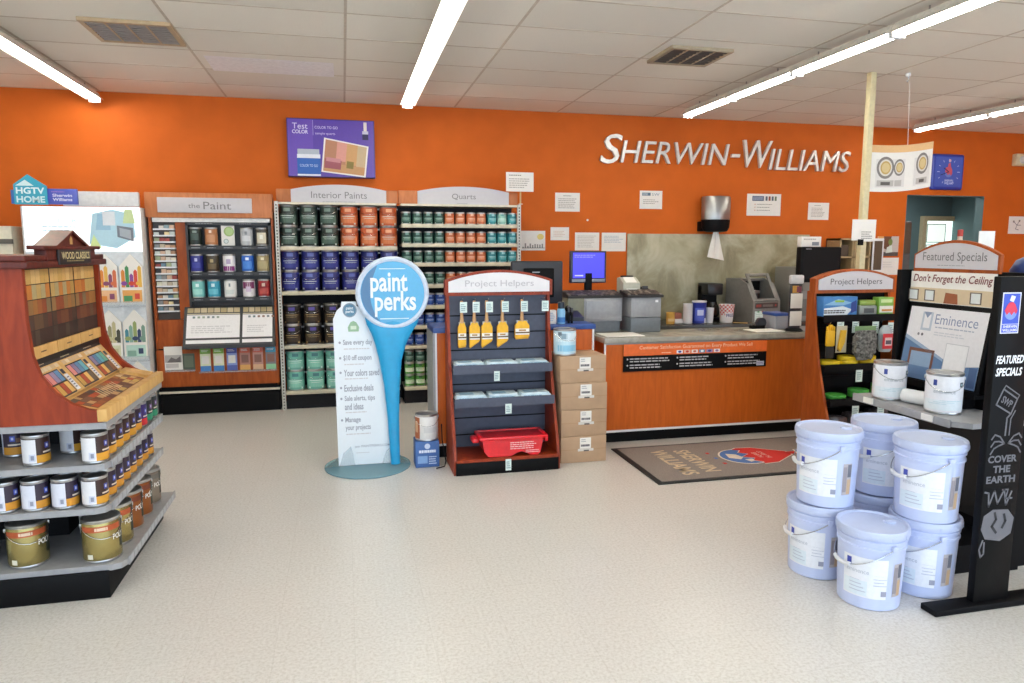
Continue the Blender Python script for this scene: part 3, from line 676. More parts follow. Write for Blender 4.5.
samp('s_cyan', '3598b4', [(-45, 45, .03, .08, '67bcd0'), (-15, 15, .1, .13, 'd4f0f6')])
samp('s_white', 'e6e6e4', [(-40, 40, .03, .07, 'd5dcda'), (-8, 8, .1, .13, '7f8c94')])
samp('s_violet', 'e9e6ea', [(-60, 60, .08, .142, '7d2f62'), (-25, 25, .05, .10, 'd2c2da')])
samp('s_red', '8c1f26', [(-45, 45, .03, .08, 'b04a44'), (-15, 15, .1, .13, 'e8cbb8')])
lay = [['s_dgreen', 's_copper', None, 's_silver', 's_cream'], ['s_blue', 's_bronze', 's_plum', 's_royal', 's_tan'], ['s_mint', 's_cyan', 's_white', 's_violet', 's_red']]
sn = dict(s_dgreen='black-green', s_copper='copper', s_silver='silver', s_cream='cream and black', s_blue='indigo', s_bronze='dark bronze', s_plum='white and plum', s_royal='bright blue', s_tan='khaki tan', s_mint='mint', s_cyan='cyan', s_white='white', s_violet='white and maroon', s_red='deep red')
for r, row in enumerate(lay):
    for c, k in enumerate(row):
        if k: put_can(k, px0 + cx[c], py + .017, cz[r] + .001, '%s sample can in the %s row of the charcoal case' % (sn[k], ['top', 'middle', 'bottom'][r]), 'sample cans in the charcoal case', 0, 'sample_can')
t = thing('sample_card', 'white card with a green circle among the sample cans', 'card', (px0 + .675, py + .02, 1.586))
MB().box(-.058, .058, 0, .004, 0, .185, PAPER).build('sheet', t); p = MB(); F = FY(0, -.0004, 0); p.disc(F, .01, .13, .045, .045, 1, ink('9cb672')); p.disc(F, .012, .132, .034, .036, 2, ink('b4cc8c')); p.disc(F, -.018, .04, .022, .022, 1, ink('9aa6a4')); p.disc(F, -.018, .04, .016, .016, 2, ink('dde4e2')); p.build('print', t)
# brochures in the lower pockets
bro = [('green-topped brochure with blue foot, left one', '7fae4c', 'e4e8c8', '4a86c8'), ('green-topped brochure with blue foot, right one', '7fae4c', 'e4e8c8', '4a86c8'), ('indigo brochure', '4a54a4', '8fa0d8', '5c6ab4'), ('orange-headed brochure with yellow foot', 'd2674c', 'b98274', 'e0a860'), ('salmon-headed brochure with peach foot', 'd4705c', 'c29084', 'e0b490'), ('teal-headed brochure with green foot', '3f9cc0', '7c7a80', '8cc49c')]
MB().box(.37, 1.06, -.05, -.001, .40, .41, CLEARP).build('brochure_ledge', [o for o in C.objects if o.name == 'paint_selector'][0])
for i, (lb, a, b, c) in enumerate(bro):
    t = thing('paint_brochure', lb + ' in the rack under the slanted desk', 'brochure', (px0 + .425 + i * .117, py - .013, .412), 0, 'brochures under the slanted desk')
    MB().box(-.046, .046, 0, .006, 0, .215, ink(b)).build('leaflet', t); p = MB(); F = FY(0, -.0004, 0); p.rect(F, -.046, .165, .046, .215, 1, ink(a)); p.rect(F, -.046, 0, .046, .05, 1, ink(c)); p.rect(F, -.032, .07, .032, .145, 1, ink('f0ece4') if i < 3 else ink('8b6258')); p.scribble(F, -.035, .18, .035, .205, 2, 2, ink('f4f2ee')); p.build('print', t)
t = thing('paint_booklet', 'open grey-and-white room booklet clipped below the color card column', 'booklet', (px0 + .07, py - .012, .435))
MB().box(0, .155, 0, .006, 0, .22, PAPER).build('left_page', t); MB().box(.157, .26, 0, .006, .0, .15, ink('4f5a4e')).build('right_page', t)
p = MB(); F = FY(0, -.0004, 0); p.rect(F, .005, .07, .15, .14, 1, ink('b4b0ae')); p.poly(F, [(.02, .07), (.06, .12), (.1, .1), (.14, .13), (.14, .07)], 2, ink('6f6a6a')); p.rect(F, .01, .02, .12, .06, 1, ink('c9c4c2')); p.rect(F, .17, .02, .25, .13, 1, ink('66705f')); p.build('print', t)
MB().box(.0, .26, -.002, .011, -.02, -.001, CLEARP).build('ledge', t)

# ------------------------------------------------------------------ backlit home colour display
WLIT = mat('backlit_white_panel', (.93, .95, .96), .4, emit=(.95, .98, 1.0), es=.62, var=.01)
hx0, hx1, hy = -2.69, -1.742, 6.95
t = thing('color_display', 'tall white backlit color card display with house-shaped sign, left end of wall', 'display', (hx0, hy, 0)); W = hx1 - hx0
MB().box(0, W, .05, .35, 0, 1.92, WHITEP, .006).build('cabinet', t)
MB().box(.02, W - .005, .04, .05, 1.53, 1.92, WLIT).build('light_panel', t)
MB().box(.35, W + .0, .0, .05, 1.925, 2.05, mat('canopy_white', (.86, .85, .85), .4), .004).build('canopy', t)
MB().box(.02, W - .005, .035, .05, .3, 1.53, mat('card_rack_grey', (.84, .86, .88), .5)).build('card_rack', t)
MB().box(0, W, .036, .05, 0, .3, SLATE).build('plinth', t)
p = MB(); F = FY(0, .0393, 0)
p.poly(F, [(.52, 1.60), (.74, 1.56), (.90, 1.66), (.88, 1.86), (.72, 1.90), (.56, 1.86)], 1, ink('b9dceb')); p.poly(F, [(.58, 1.72), (.70, 1.72), (.70, 1.86), (.60, 1.86)], 2, ink('9cc4dc')); p.rect(F, .64, 1.76, .74, 1.88, 3, ink('e4e8ee')); p.poly(F, [(.75, 1.66), (.88, 1.62), (.88, 1.74), (.75, 1.76)], 3, ink('747c88')); p.poly(F, [(.77, 1.67), (.86, 1.64), (.86, 1.72), (.77, 1.74)], 4, ink('a8b0ba')); p.poly(F, [(.80, 1.78), (.90, 1.78), (.88, 1.9), (.82, 1.9)], 2, ink('cfe0a8')); p.poly(F, [(.52, 1.56), (.62, 1.56), (.56, 1.68)], 2, ink('d6e8a0'))
p.text(F, 'COLOR', .30, 1.80, .28, .04, 1, ink('cfe4ee')); p.scribble(F, .16, 1.70, .44, 1.76, 2, 1, ink('d4e4ec')); p.build('panel_print', t)
# sign board on top
MB().box(-.03, .22, -.03, .0, 1.935, 2.05, ink('3f73b8', .35), .003).build('sign_band', t)
MB().box(.22, .475, -.034, .0, 1.935, 2.065, ink('4b57b6', .35), .003).build('brand_panel', t)
hs = MB(); hs.prism([(.0, 1.93), (.25, 1.93), (.25, 2.085), (.11, 2.18), (.0, 2.095)], -.045, -.03, 'y', ink('37a3bf', .35)); hs.build('house_panel', t)
p = MB(); F = FY(0, -.0455, 0); p.poly(F, [(.015, 2.085), (.09, 2.135), (.155, 2.085)], 1, ink('d8eef2')); p.text(F, 'HGTV', .125, 2.045, .215, .055, 2, ink('e4f4f6'), bold=.03); p.text(F, 'HOME', .125, 1.972, .215, .055, 2, ink('cfeaf0'), bold=.03); p.build('lettering', t)
p = MB(); F = FY(0, -.0345, 0); p.text(F, 'Sherwin', .362, 2.01, .15, .026, 1, ink('dcdcf2'), bold=.02); p.text(F, 'Williams', .362, 1.975, .15, .026, 1, ink('dcdcf2'), bold=.02); p.scribble(F, .28, 2.035, .41, 2.044, 1, 1, ink('b98fd0')); p.build('brand_lettering', t)
pal = [['c94f3a', 'e08a3c', 'e6b95c', '8a4a6a', 'd9744a'], ['d98a3a', '4a8f5c', '8a4a9a', 'd04a3a', 'e0b04a'], ['3a3a34', '6a6a52', '9a946e', 'c4bc92', '4a4a3a'], ['4a8a9a', '8ab0a0', '9aa86a', '3a4a6a', '7a9a8a']]
nm = ['red-and-orange', 'rainbow', 'dark olive', 'blue-green']
for i, (ux, uz) in enumerate(((.64, 1.06), (.845, 1.06), (.64, .565), (.845, .565), (.44, 1.06), (.845, .10))):
    t = thing('color_card_pack', (nm + ['orange', 'grey'])[i] + ' house-shaped color card pack, ' + ['left of the upper pair', 'right of the upper pair', 'left of the lower pair', 'right of the lower pair', 'beside the stain display end', 'lowest on the display'][i], 'card pack', (hx0 + ux, hy + .012, uz), 0, 'house-shaped card packs')
    h = MB(); h.prism([(-.095, 0), (.095, 0), (.095, .34), (0, .45), (-.095, .34)], 0, .02, 'y', PAPER); h.build('card_stack', t)
    p = MB(); F = FY(0, -.0005, 0); cs = (pal + [pal[0], ['8a8a8a', 'a9a9a9', '6f6f6f', 'b9b9b9', '5a5a5a']])[i]
    for k in range(5):
        u = -.082 + k * .034; hh = .24 + .07 * ((k * 7 + i) % 3) / 2; p.poly(F, [(u, .155), (u + .03, .155), (u + .03, hh + .02), (u + .015, hh + .04), (u, hh + .02)], 1, ink(cs[k]))
    for k in range(3): p.disc(F, -.06 + k * .06, .19, .026, .02, 2, ink(cs[(k + 2) % 5]), 10)
    p.rect(F, -.08, .02, .08, .13, 1, ink(['e4b48a', 'e6a85c', 'd8d8b8', 'bcdcd0', 'e0b08a', 'c9c9cc'][i])); p.rect(F, -.07, .03, .0, .08, 2, ink(cs[1])); p.rect(F, .02, .05, .06, .1, 2, ink(cs[3])); p.build('print', t)
    MB().box(-.10, .10, -.012, -.006, -.012, .03, CLEARP).build('pocket', t); MB().box(-.10, .10, -.012, .02, -.02, -.012, CLEARP).build('pocket_base', t)
# cream display at the far left edge
t = thing('side_display', 'cream shelf unit at the far left edge beside the backlit display', 'shelving', (-3.3, 7.0, 0))
m = MB(); m.box(0, .52, .02, .40, 0, 1.75, CREAM, .004); m.build('carcass', t)
MB().box(-.01, .53, .0, .02, 1.60, 1.64, ink('5f5a52')).build('trim_strip', t); MB().box(.02, .50, .005, .02, 1.30, 1.50, ink('d9d2bc')).build('tray_back', t)
MB().box(.0, .52, -.10, .02, 1.285, 1.30, CREAM).build('tray', t)
for i in range(3): 
    t2 = thing('red_box', 'small red carton, %s of three on the cream far-left unit' % ['left', 'middle', 'right'][i], 'box', (-3.2 + i * .16, 6.95, 1.301), 0, 'red cartons')
    MB().box(-.06, .06, -.03, .05, 0, .13, ink('b8302a'), .003).build('carton', t2); MB().rect(FY(0, -.0304, 0), -.05, .03, .05, .07, 1, ink('e9d8d0')).build('print', t2)
def wp_(mb, name, t): return mb.build(name, t, tuple(-v for v in t.location))
# ================================================================== stain gondola, left foreground
GX, GY0, GY1, GXL = -1.03, 3.36, 4.34, -2.35
t = thing('gondola_shelving', 'low grey gondola of stain cans with black base in the left foreground', 'shelving', (-1.6, 3.8, 0))
wp_(MB().box(GXL, GX - .03, GY0 - .015, GY1 - .02, 0, .125, BLACKM, .004), 'base', t)
wp_(MB().box(GXL, -1.36, 3.78, GY1 - .03, .125, .78, DARK), 'core_panel', t)
for z, ex in ((.15, .03), (.415, -.02), (.612, -.01), (.80, .0)):
    x1 = GX + ex; c = .05 if z < .7 else .012
    s = MB(); s.prism([(GXL, GY0), (x1 - c, GY0), (x1 - c * .3, GY0 + c * .3), (x1, GY0 + c), (x1, GY1), (GXL, GY1)], z - .028, z, 'z', GREYM); sh = wp_(s, 'shelf', t)
    if z < .7:
        r = MB(); r.box(x1, x1 + .006, GY0 + .06, GY1, z - .034, z + .006, GREYM)
        for k in range(14): r.box(x1 + .006, x1 + .008, GY0 + .075 + k * .062, GY0 + .118 + k * .062, z - .030, z + .002, mat('tag_grey', (.70, .71, .73), .4))
        q = r.build('price_rail', sh, (0, 0, 0))
for x, y in ((-1.30, 3.80), (-1.30, GY1 - .04), (-2.3, 3.80)): wp_(MB().box(x - .015, x + .015, y - .015, y + .015, .125, .775, PERF), 'upright', t)

def art_stain(top, bottom, side='e9e7ea', blob='4a52a8', r=.053, h=.135):
    def f(l, rr):
        l.patch(rr * 1.004, -95, -8, .012, h - .018, ink(side), 8)
        l.patch(rr * 1.004, -8, 100, .046, h - .018, ink(top), 9); l.patch(rr * 1.004, -8, 100, .012, .046, ink(bottom), 9)
        l.patch(rr * 1.007, -40, -12, .02, .052, ink('cfd2e2'), 4); l.patch(rr * 1.009, -32, -18, .026, .046, ink('8c90a4'), 3)
        l.patch(rr * 1.007, 30, 52, .074, .098, ink(blob), 4); l.patch(rr * 1.009, 20, 74, .054, .061, ink('e2d4c2'), 5); l.patch(rr * 1.009, 36, 46, .08, .092, ink('c4cae6'), 3)
        l.patch(rr * 1.007, 56, 80, .068, .088, ink('7a5a4a'), 3)
    return f
SQ = (.053, .135)
can_meshes('st_yellow', .053, .135, ink('3a2520', .35), art_stain('3a2520', 'd99a2c'), handle=False)
can_meshes('st_blue', .053, .135, ink('33283a', .35), art_stain('33283a', 'd08f2c', 'dfe0ec', '4a5cc0'), handle=False)
can_meshes('st_red', .053, .135, ink('3c2c6a', .35), art_stain('3c2c6a', 'c9282c', 'dfd6e2'), handle=False)
can_meshes('st_green', .053, .135, ink('2a3030', .35), art_stain('2a3030', '2f8f6a', 'd4e2da', '8a5aa0'), handle=False)
GOLD = mat('gold_can_label', (.66, .60, .38), .25, metal=.75, var=.06, scale=8)
BRONZE = mat('bronze_can_label', (.60, .36, .18), .28, metal=.5, var=.06, scale=8)
PEWTER = mat('pewter_can_label', (.52, .48, .43), .3, metal=.5, var=.06, scale=8)
def art_poly(band):
    def f(l, r):
        l.patch(r * 1.004, -75, 55, .142, .168, ink(band), 10); l.patch(r * 1.006, -30, 8, .148, .162, ink('e2c9b0'), 4)
        l.patch(r * 1.004, 50, 120, .05, .176, ink('2b2f22'), 6)
        l.text(None, 'POLY', r * RAD(45), .108, .062, .026, 0, ink('f4f2ec'), bold=.02, bend=r * 1.008)
        l.patch(r * 1.006, -58, -40, .018, .04, ink('e2dcc8'), 2)
    return f
can_meshes('po_gold', .080, .195, GOLD, art_poly('b4542c'), seg=28)
can_meshes('po_bronze', .080, .195, BRONZE, art_poly('7a3a22'), seg=28)
can_meshes('po_pewter', .080, .195, PEWTER, art_poly('6a6660'), seg=28)
ex = RAD(28)
for i, k in enumerate(['st_yellow'] * 5 + ['st_blue', 'st_red', 'st_green', 'st_green']):
    put_can(k, GX - .072, 3.425 + i * .1075, .613, '%s, %s in the upper row facing the aisle' % ({'st_yellow': 'brown-yellow stain can', 'st_blue': 'blue-badged yellow-footed stain can', 'st_red': 'purple-red stain can', 'st_green': 'black-green stain can'}[k], 'nearest' if i == 0 else ORD[i] + ' from near end'), 'stain cans on the upper shelf', ex + .12 * (i > 0), 'stain_can', 'stain can')
for i in range(8):
    k = 'st_yellow' if i == 0 else 'st_blue'
    put_can(k, GX - .085, 3.425 + i * .112, .416, '%s stain can, %s along the middle shelf facing the aisle' % ('brown and yellow' if i == 0 else 'blue-badged', 'corner one' if i == 0 else ORD[i] + ' from near corner'), 'stain cans on the middle shelf', ex + .12 * (i > 0), 'stain_can', 'stain can')
for i in range(4): put_can('st_blue', GX - .205 - i * .118, 3.425, .416, 'blue-badged stain can, %s in from the corner can on the middle shelf' % ORD[i], 'stain cans on the middle shelf', ex, 'stain_can', 'stain can')
put_can('st_yellow', -1.345, 3.45, .613, 'brown and yellow stain can standing alone at the near edge of the upper shelf', None, ex, 'stain_can', 'stain can')
put_can('st_yellow', -1.255, 3.62, .613, 'yellow-footed stain can behind the lone upper-shelf can', None, ex, 'stain_can', 'stain can')
put_can('st_yellow', -1.218, 3.74, .613, 'yellow-footed stain can deepest in the upper shelf', None, ex, 'stain_can', 'stain can')
put_can('st_blue', -1.49, 3.62, .613, 'stain can showing a white label at the back left of the upper shelf', None, -.6, 'stain_can', 'stain can')
for i, k in enumerate(['po_gold', 'po_gold', 'po_bronze', 'po_bronze', 'po_pewter']):
    put_can(k, GX - .085, 3.462 + i * .182, .151, '%s gallon varnish can, %s along the bottom shelf facing the aisle' % (['gold', 'gold', 'copper-brown', 'copper-brown', 'pewter grey'][i], 'nearest' if i == 0 else ORD[i] + ' from near end'), 'gallon varnish cans on the bottom shelf', ex, 'varnish_can', 'varnish can')
put_can('po_gold', -1.42, 3.475, .151, 'gold gallon varnish can standing apart near the left on the bottom shelf', 'gallon varnish cans on the bottom shelf', ex, 'varnish_can', 'varnish can')
def art_pail(l, r): l.patch(r * 1.004, 10, 90, .02, .10, ink('dfe6dc'), 6); l.patch(r * 1.004, 20, 70, .11, .16, ink('9ab48c'), 5)
can_meshes('po_dark', .084, .19, ink('23282a', .35), art_pail)
put_can('po_dark', -1.66, 3.47, .151, 'black tin with a white patch cut by the left edge of the bottom shelf', None, 0, 'stain_tin', 'stain can')

# ------------------------------------------------------------------ wood stain colour display on top
WX = -1.30
t = thing('stain_display', 'dark cherry wood stain selector with pediment, rows of wood chips and slanted tray', 'display', (-1.5, 3.8, .80))
prof = [(-2.1, .802), (-1.045, .802), (-1.045, .85), (-1.10, .862), (-1.16, .89), (-1.22, .94), (-1.266, 1.01), (-1.292, 1.10), (-1.303, 1.25), (-1.303, 1.49), (-2.1, 1.49)]
for y in (3.355, 4.305): wp_(MB().prism(prof, y, y + .028, 'y', CHERRYR), 'side_panel', t)
wp_(MB().box(-2.1, -1.38, 3.383, 4.305, .802, 1.50, CHERRYD), 'back_panel', t)
m = MB(); m.box(-2.1, -1.275, 3.335, 4.36, 1.47, 1.50, CHERRYD, .004); m.box(-2.1, -1.285, 3.345, 4.35, 1.50, 1.525, CHERRYD, .004); wp_(m, 'cornice', t)
m = MB(); m.box(-1.33, -1.280, 3.56, 4.20, 1.50, 1.552, CHERRYD, .003); m.box(-1.335, -1.266, 3.50, 4.24, 1.550, 1.568, CHERRYD, .003)
m.prism([(3.68, 1.568), (4.06, 1.568), (3.87, 1.632)], -1.325, -1.282, 'x', CHERRYD)
a, b, c = Vector((3.655, 1.568)), Vector((3.87, 1.642)), Vector((4.085, 1.568))
for p0, p1 in ((a, b), (b, c)): m.prism([(p0.x, p0.y), (p1.x, p1.y), (p1.x, p1.y - .012), (p0.x, p0.y - .012)], -1.365, -1.268, 'x', CHERRYD)
pd = wp_(m, 'pediment', t)
m = MB(); F = FXP(-1.281, 0, 0); m.poly(F, [(3.87 - .018, 1.575), (3.87 + .018, 1.575), (3.87 + .018, 1.60), (3.87, 1.617), (3.87 - .018, 1.60)], 1, ink('b9925a')); m.build('emblem', pd)
m = MB(); m.box(-1.280, -1.268, 3.67, 4.10, 1.480, 1.552, ink('2a201c', .4), .003); pl = wp_(m, 'name_plate', t)
m = MB(); F = FXP(-1.2677, 0, 0); m.text(F, 'WOOD CLASSICS', 3.885, 1.522, .37, .034, 1, ink('dccf9c'), bold=.015); m.scribble(F, 3.76, 1.492, 4.0, 1.501, 1, 1, ink('a89a68')); m.build('lettering', pl)
# wood chip board
m = MB(); m.box(-1.345, -1.325, 3.384, 4.304, 1.04, 1.47, ink('241a16', .5)); bd = wp_(m, 'chip_board', t)
chip = [['cfa562', 'd2ac6c', 'c39a5c', 'd6b476', 'c89f58'], ['b9682c', 'c07a34', 'b08a48', 'b99a5c', 'a89a70'], ['8a4424', '96562c', '9c6a34', '8f6c40', '7c6a4a'], ['64321f', '583022', '6e4026', '5f4630', '4a3428'], ['3c251d', '4a3026', '43352c', '30221e', '4c3c30']]
m = MB(); F = FXP(-1.3245, 0, 0); random.seed(11)
for c in range(3):
    y0 = 3.392 + c * .305
    for r in range(5):
        for k in range(6): m.rect(F, y0 + k * .049, 1.40 - r * .067, y0 + (k + 1) * .049 - .001, 1.40 + .063 - r * .067, 1, ink(random.choice(chip[r])))
m.build('wood_chips', bd)
for c in range(3):
    y0 = 3.388 + c * .305; q = MB(); q.box(-1.324, -1.311, y0, y0 + .30, 1.075, 1.128, PINE); s = wp_(q, 'maple_label', t)
    q = MB(); F = FXP(-1.3107, 0, 0); q.scribble(F, y0 + .11, 1.095, y0 + .17, 1.108, 1, 1, ink('5a4632'), ragged=0); q.build('label_print', s)
# slanted chip rack: three sets of colour cards
Aq = Vector((-1.335, 0, 1.055)); Bq = Vector((-1.215, 0, .895)); upv = (Aq - Bq).normalized(); LQ = (Aq - Bq).length
m = MB(); m.prism([(Aq.x, Aq.z), (Bq.x, Bq.z), (-1.38, .86), (-1.38, 1.055)], 3.39, 4.304, 'y', PINE); rk = wp_(m, 'card_rack', t)
F = frame((Bq.x, 0, Bq.z), (0, 1, 0), upv); m = MB(); 
m.rect(F, 3.392, LQ - .03, 4.30, LQ - .004, 1, ink('29211e'))
for c in range(3): m.scribble(F, 3.44 + c * .305, LQ - .022, 3.56 + c * .305, LQ - .012, 1, 2, ink('b8a888'), ragged=.1)
cols = ['c8605a', 'd98a86', '8a7a9a', '5a86b0', '5fa8b8', '6ab09a', 'd2703a', 'c9a050', 'b04a2c', 'e0b060', '6a5a4a', '8a5a3a', 'c87a3a', '4a6a8a']
for c in range(3):
    y0 = 3.41 + c * .305
    for k in range(6): m.rect(F, y0 + k * .043, LQ - .055, y0 + k * .043 + .04, LQ - .035, 1, ink(random.choice(['e0cdb0', 'd8c4a4', 'cbb08a'])))
    m.rect(F, y0 - .006, .004, y0 + .205, LQ - .062, 1, ink('2b2622'))
    for r in range(2):
        for k in range(4): m.rect(F, y0 + k * .05, .012 + (1 - r) * .064, y0 + k * .05 + .046, .068 + (1 - r) * .064, 2, ink(cols[(k + r * 6 + c) % 6 + r * 6]))
    m.rect(F, y0 + .212, .01, y0 + .255, .10, 3, ink('e6e6ec')); m.scribble(F, y0 + .218, .02, y0 + .25, .09, 5, 4, ink('6a6c80')); m.rect(F, y0 + .216, .104, y0 + .25, .13, 3, ink('3a3c4a'))
m.build('color_cards', rk)
# tray
Ta = Vector((-1.205, 0, .888)); Tb = Vector((-1.045, 0, .848)); upt = (Ta - Tb).normalized(); LT = (Ta - Tb).length
m = MB(); m.prism([(-1.38, .86), (Ta.x - .02, Ta.z), (Ta.x, Ta.z), (Tb.x, Tb.z), (Tb.x, .81), (-1.38, .81)], 3.39, 4.304, 'y', PINE); tr = wp_(m, 'tray', t)
F = frame((Tb.x, 0, Tb.z), (0, 1, 0), upt); m = MB(); random.seed(5)
m.rect(F, 3.41, .03, 4.17, LT - .008, 1, ink('7a4a30'))
for r in range(4):
    u = 3.42
    while u < 4.14:
        w_ = random.uniform(.03, .075); m.rect(F, u, .034 + r * .031, min(u + w_, 4.16), .062 + r * .031, 2, ink(random.choice(['8a4a2c', 'a86a3a', 'c9a070', '6a4030', '9a7a5a', 'b8502c', 'caa860', '5a5048', 'd8c09a', '7a5a48', '9c5a30']))); u += w_ + .004
for k in range(9): m.poly(F, [(3.62 + k * .03, .06), (3.63 + k * .03, .06), (3.70 + k * .03, .13), (3.69 + k * .03, .13)], 3, ink('dcc49c'))
m.build('stain_samples', tr)
m = MB(); m.box(-1.06, -1.02, 3.345, 4.345, .806, .862, PINE, .004); wp_(m, 'front_rail', t)
m = MB(); m.prism([(-1.20, .90), (-1.06, .868), (-1.06, .855), (-1.20, .885)], 4.19, 4.30, 'y', PINE); wp_(m, 'rail_block', t)

# ================================================================== loyalty stand, centre
t = thing('promo_stand', 'cyan paddle-shaped loyalty stand with white benefits board on clear round base', 'display stand', (.13, 5.07, 0))
MB().lathe([(.30, 0.0), (.305, .004), (.305, .012), (.295, .016), (.0001, .016)], GLASSY, 40).build('base', t)
bd = [(-.205, .018), (.165, .018), (.175, .60), (.165, .90), (.09, 1.06), (.02, 1.13), (-.03, 1.145), (-.05, 1.16), (-.055, 1.19), (-.152, 1.19), (-.155, 1.155), (-.185, 1.13), (-.212, 1.07)]
MB().prism(bd, -.006, .006, 'y', mat('white_board', (.93, .95, .97), .4, var=.005)).build('board', t)
BTX = ink('a6a9b4'); p = MB(); F = FY(0, -.0063, 0)
p.disc(F, -.098, 1.13, .048, .05, 1, ink('8899a8')); p.disc(F, -.098, 1.13, .040, .042, 2, ink('5f8aa6')); p.text(F, 'paint\nperks', -.098, 1.13, .055, .05, 3, ink('eaf2f4'), bold=.02)
p.poly(F, [(-.11, .98), (-.04, .98), (-.036, 1.01), (-.055, 1.045), (-.075, 1.055), (-.095, 1.045), (-.114, 1.01)], 1, ink('9dbf9d')); p.rect(F, -.095, .995, -.055, 1.02, 2, ink('d8e6d4'))
for i, (s, w_) in enumerate((('Save every day', .235), ('$10 off coupon', .225), ('Your colors saved', .285), ('Exclusive deals', .235), ('Sale alerts, tips', .245), ('and ideas', .15), ('Manage', .125), ('your projects', .205))):
    z = [.90, .79, .687, .578, .50, .445, .345, .287][i]; p.text(F, s, -.150, z, w_ * .86, .048, 1, BTX, bold=.022, align='l')
    if i not in (5, 7): p.disc(F, -.172, z + .004, .008, .009, 1, BTX, 10)
    if i in (0, 1, 2, 5, 7): p.scribble(F, -.145, z - .05, .05, z - .034, 1, 1, ink('d4d0d2'))
p.text(F, 'join PAINTPERKS.COM', .035, .15, .25, .022, 1, BTX, bold=.01); p.scribble(F, -.08, .10, .03, .11, 1, 1, ink('cfcdd0'))
p.build('board_print', t)
# paddle: rounded tapering stem swelling into the round head
hx, hz, hr = .197, 1.25, .238
LV = ((.018, .161, .226, .020), (.20, .152, .226, .021), (.36, .144, .226, .022), (.60, .124, .236, .025), (.77, .095, .252, .029), (.89, .070, .287, .033), (.965, .046, .326, .035), (1.03, .016, .366, .034), (1.10, .0, .39, .026))
vs = []; fs = []; NS = 24
for z, xl, xr, dy in LV:
    for k in range(NS):
        a = 2 * PI * k / NS; vs.append(((xl + xr) / 2 + (xr - xl) / 2 * math.cos(a), -.042 + dy * math.sin(a), z))
for j in range(len(LV) - 1):
    for k in range(NS): fs.append((j * NS + k, j * NS + (k + 1) % NS, (j + 1) * NS + (k + 1) % NS, (j + 1) * NS + k))
fs += [list(range(NS))[::-1], [(len(LV) - 1) * NS + k for k in range(NS)]]
st = MB(); st.add(vs, fs, CYAN, None, True); st.build('paddle_stem', t)
m = MB(); m.prism([(hx + hr * math.cos(2 * PI * k / 48), hz + hr * math.sin(2 * PI * k / 48)) for k in range(48)], -.072, -.036, 'y', CYAN, smooth=True); m.build('paddle_head', t)
RM = mat('pale_rim', (.80, .85, .92), .3); m = MB(); m.tube([(hx + (hr - .004) * math.cos(2 * PI * k / 48), -.060, hz + (hr - .004) * math.sin(2 * PI * k / 48)) for k in range(48)], .020, RM, 8, closed=True); m.build('head_rim', t)
m = MB(); F = FY(hx, -.0725, hz); m.disc(F, 0, 0, hr - .020, hr - .020, 1, ink('58addc', .3), 48)
rr = hr - .022; m.poly(F, [(rr * math.cos(RAD(118 + 128 * k / 20)), rr * math.sin(RAD(118 + 128 * k / 20))) for k in range(21)] + [(-.10 - .055 * math.sin(PI * k / 10), -.20 + .39 * k / 10) for k in range(1, 10)], 1.6, ink('4a78a4', .3)); m.build('head_face', t)
m = MB(); F = FY(hx, -.0747, hz); m.text(F, 'paint', -.024, .055, .255, .175, 1, ink('f2f6f8'), bold=.022); m.text(F, 'perks', .018, -.075, .285, .18, 1, ink('f2f6f8'), bold=.022); m.rect(F, -.09, .165, .09, .171, 1, ink('d6e8f2')); m.rect(F, -.09, -.182, .11, -.175, 1, ink('d6e8f2')); m.build('lettering', t)
for x, w_ in ((-.20, .05), (.10, .06)):
    m = MB(); m.prism([(x, .018), (x + .11, .018), (x + .10, .10), (x + .085, .16), (x + .03, .11)], -.022, -.016, 'y', CLEARP); m.build('clip', t)

# ================================================================== project displays
def project_display(x0, y0, label, wl, wb, back, W=.76):
    t = thing('project_display', label, 'display stand', (x0, y0, 0))
    pr = [(0, 0.0), (.37, 0), (.37, 1.24), (.29, 1.24), (.265, 1.0), (.20, .70), (.10, .40), (.03, .22), (.0, .10)]
    for x in (0, W - .02): MB().prism([(y, z) for y, z in pr], x, x + .02, 'x', wl).build('side_panel', t)
    MB().box(.02, W - .02, .325, .365, .09, 1.24, back).build('back_panel', t)
    g = MB()
    for k in range(8): g.box(.02, W - .02, .318, .3251, .20 + k * .125, .208 + k * .125, BLACKM)
    g.build('slat_groove', t)
    MB().box(.012, W - .012, -.015, .34, 0, .09, BLACKP, .004).build('base', t); MB().box(.02, W - .02, -.012, .325, .09, .112, wl).build('deck', t)
    MB().prism(arc(W / 2 + .012, 1.225, 1.335, 1.405), .262, .33, 'y', wl).build('header_board', t, (W / 2, 0, 0))
    MB().prism(arc(W / 2 - .012, 1.25, 1.325, 1.388), .254, .262, 'y', wb).build('header_sign', t, (W / 2, 0, 0))
    return t
def hdr_text(t, s, w, m, W=.76, h=.058):
    p = MB(); F = FY(W / 2, .2535, 0); p.text(F, s, 0, 1.305, w, h, 1, m); p.build('lettering', t)
def tray_shelf(t, z, yf, m, lip, W=.76, yb=.325):
    s = MB(); s.box(.022, W - .022, yf, yb, z - .012, z, m); s.box(.022, W - .022, yf - .006, yf + .002, z - .04, z + lip, m); return s.build('shelf', t)
def price_tag(t, x, y, z, w=.032, h=.06, tilt=0):
    m = MB(); m.box(x - w / 2, x + w / 2, y - .004, y, z - h, z, TAG); F = FY(x, y - .0043, 0); m.scribble(F, -w * .38, z - h * .85, w * .38, z - h * .15, 4, 1, ink('7c9aa4')); return m.build('price_tag', t)
def hook(t, x, z, y=.318, L=.09):
    return MB().tube([(x, y, z), (x, y - L, z), (x, y - L - .012, z + .012)], .0028, CHROME, 6).build('peg_hook', t)

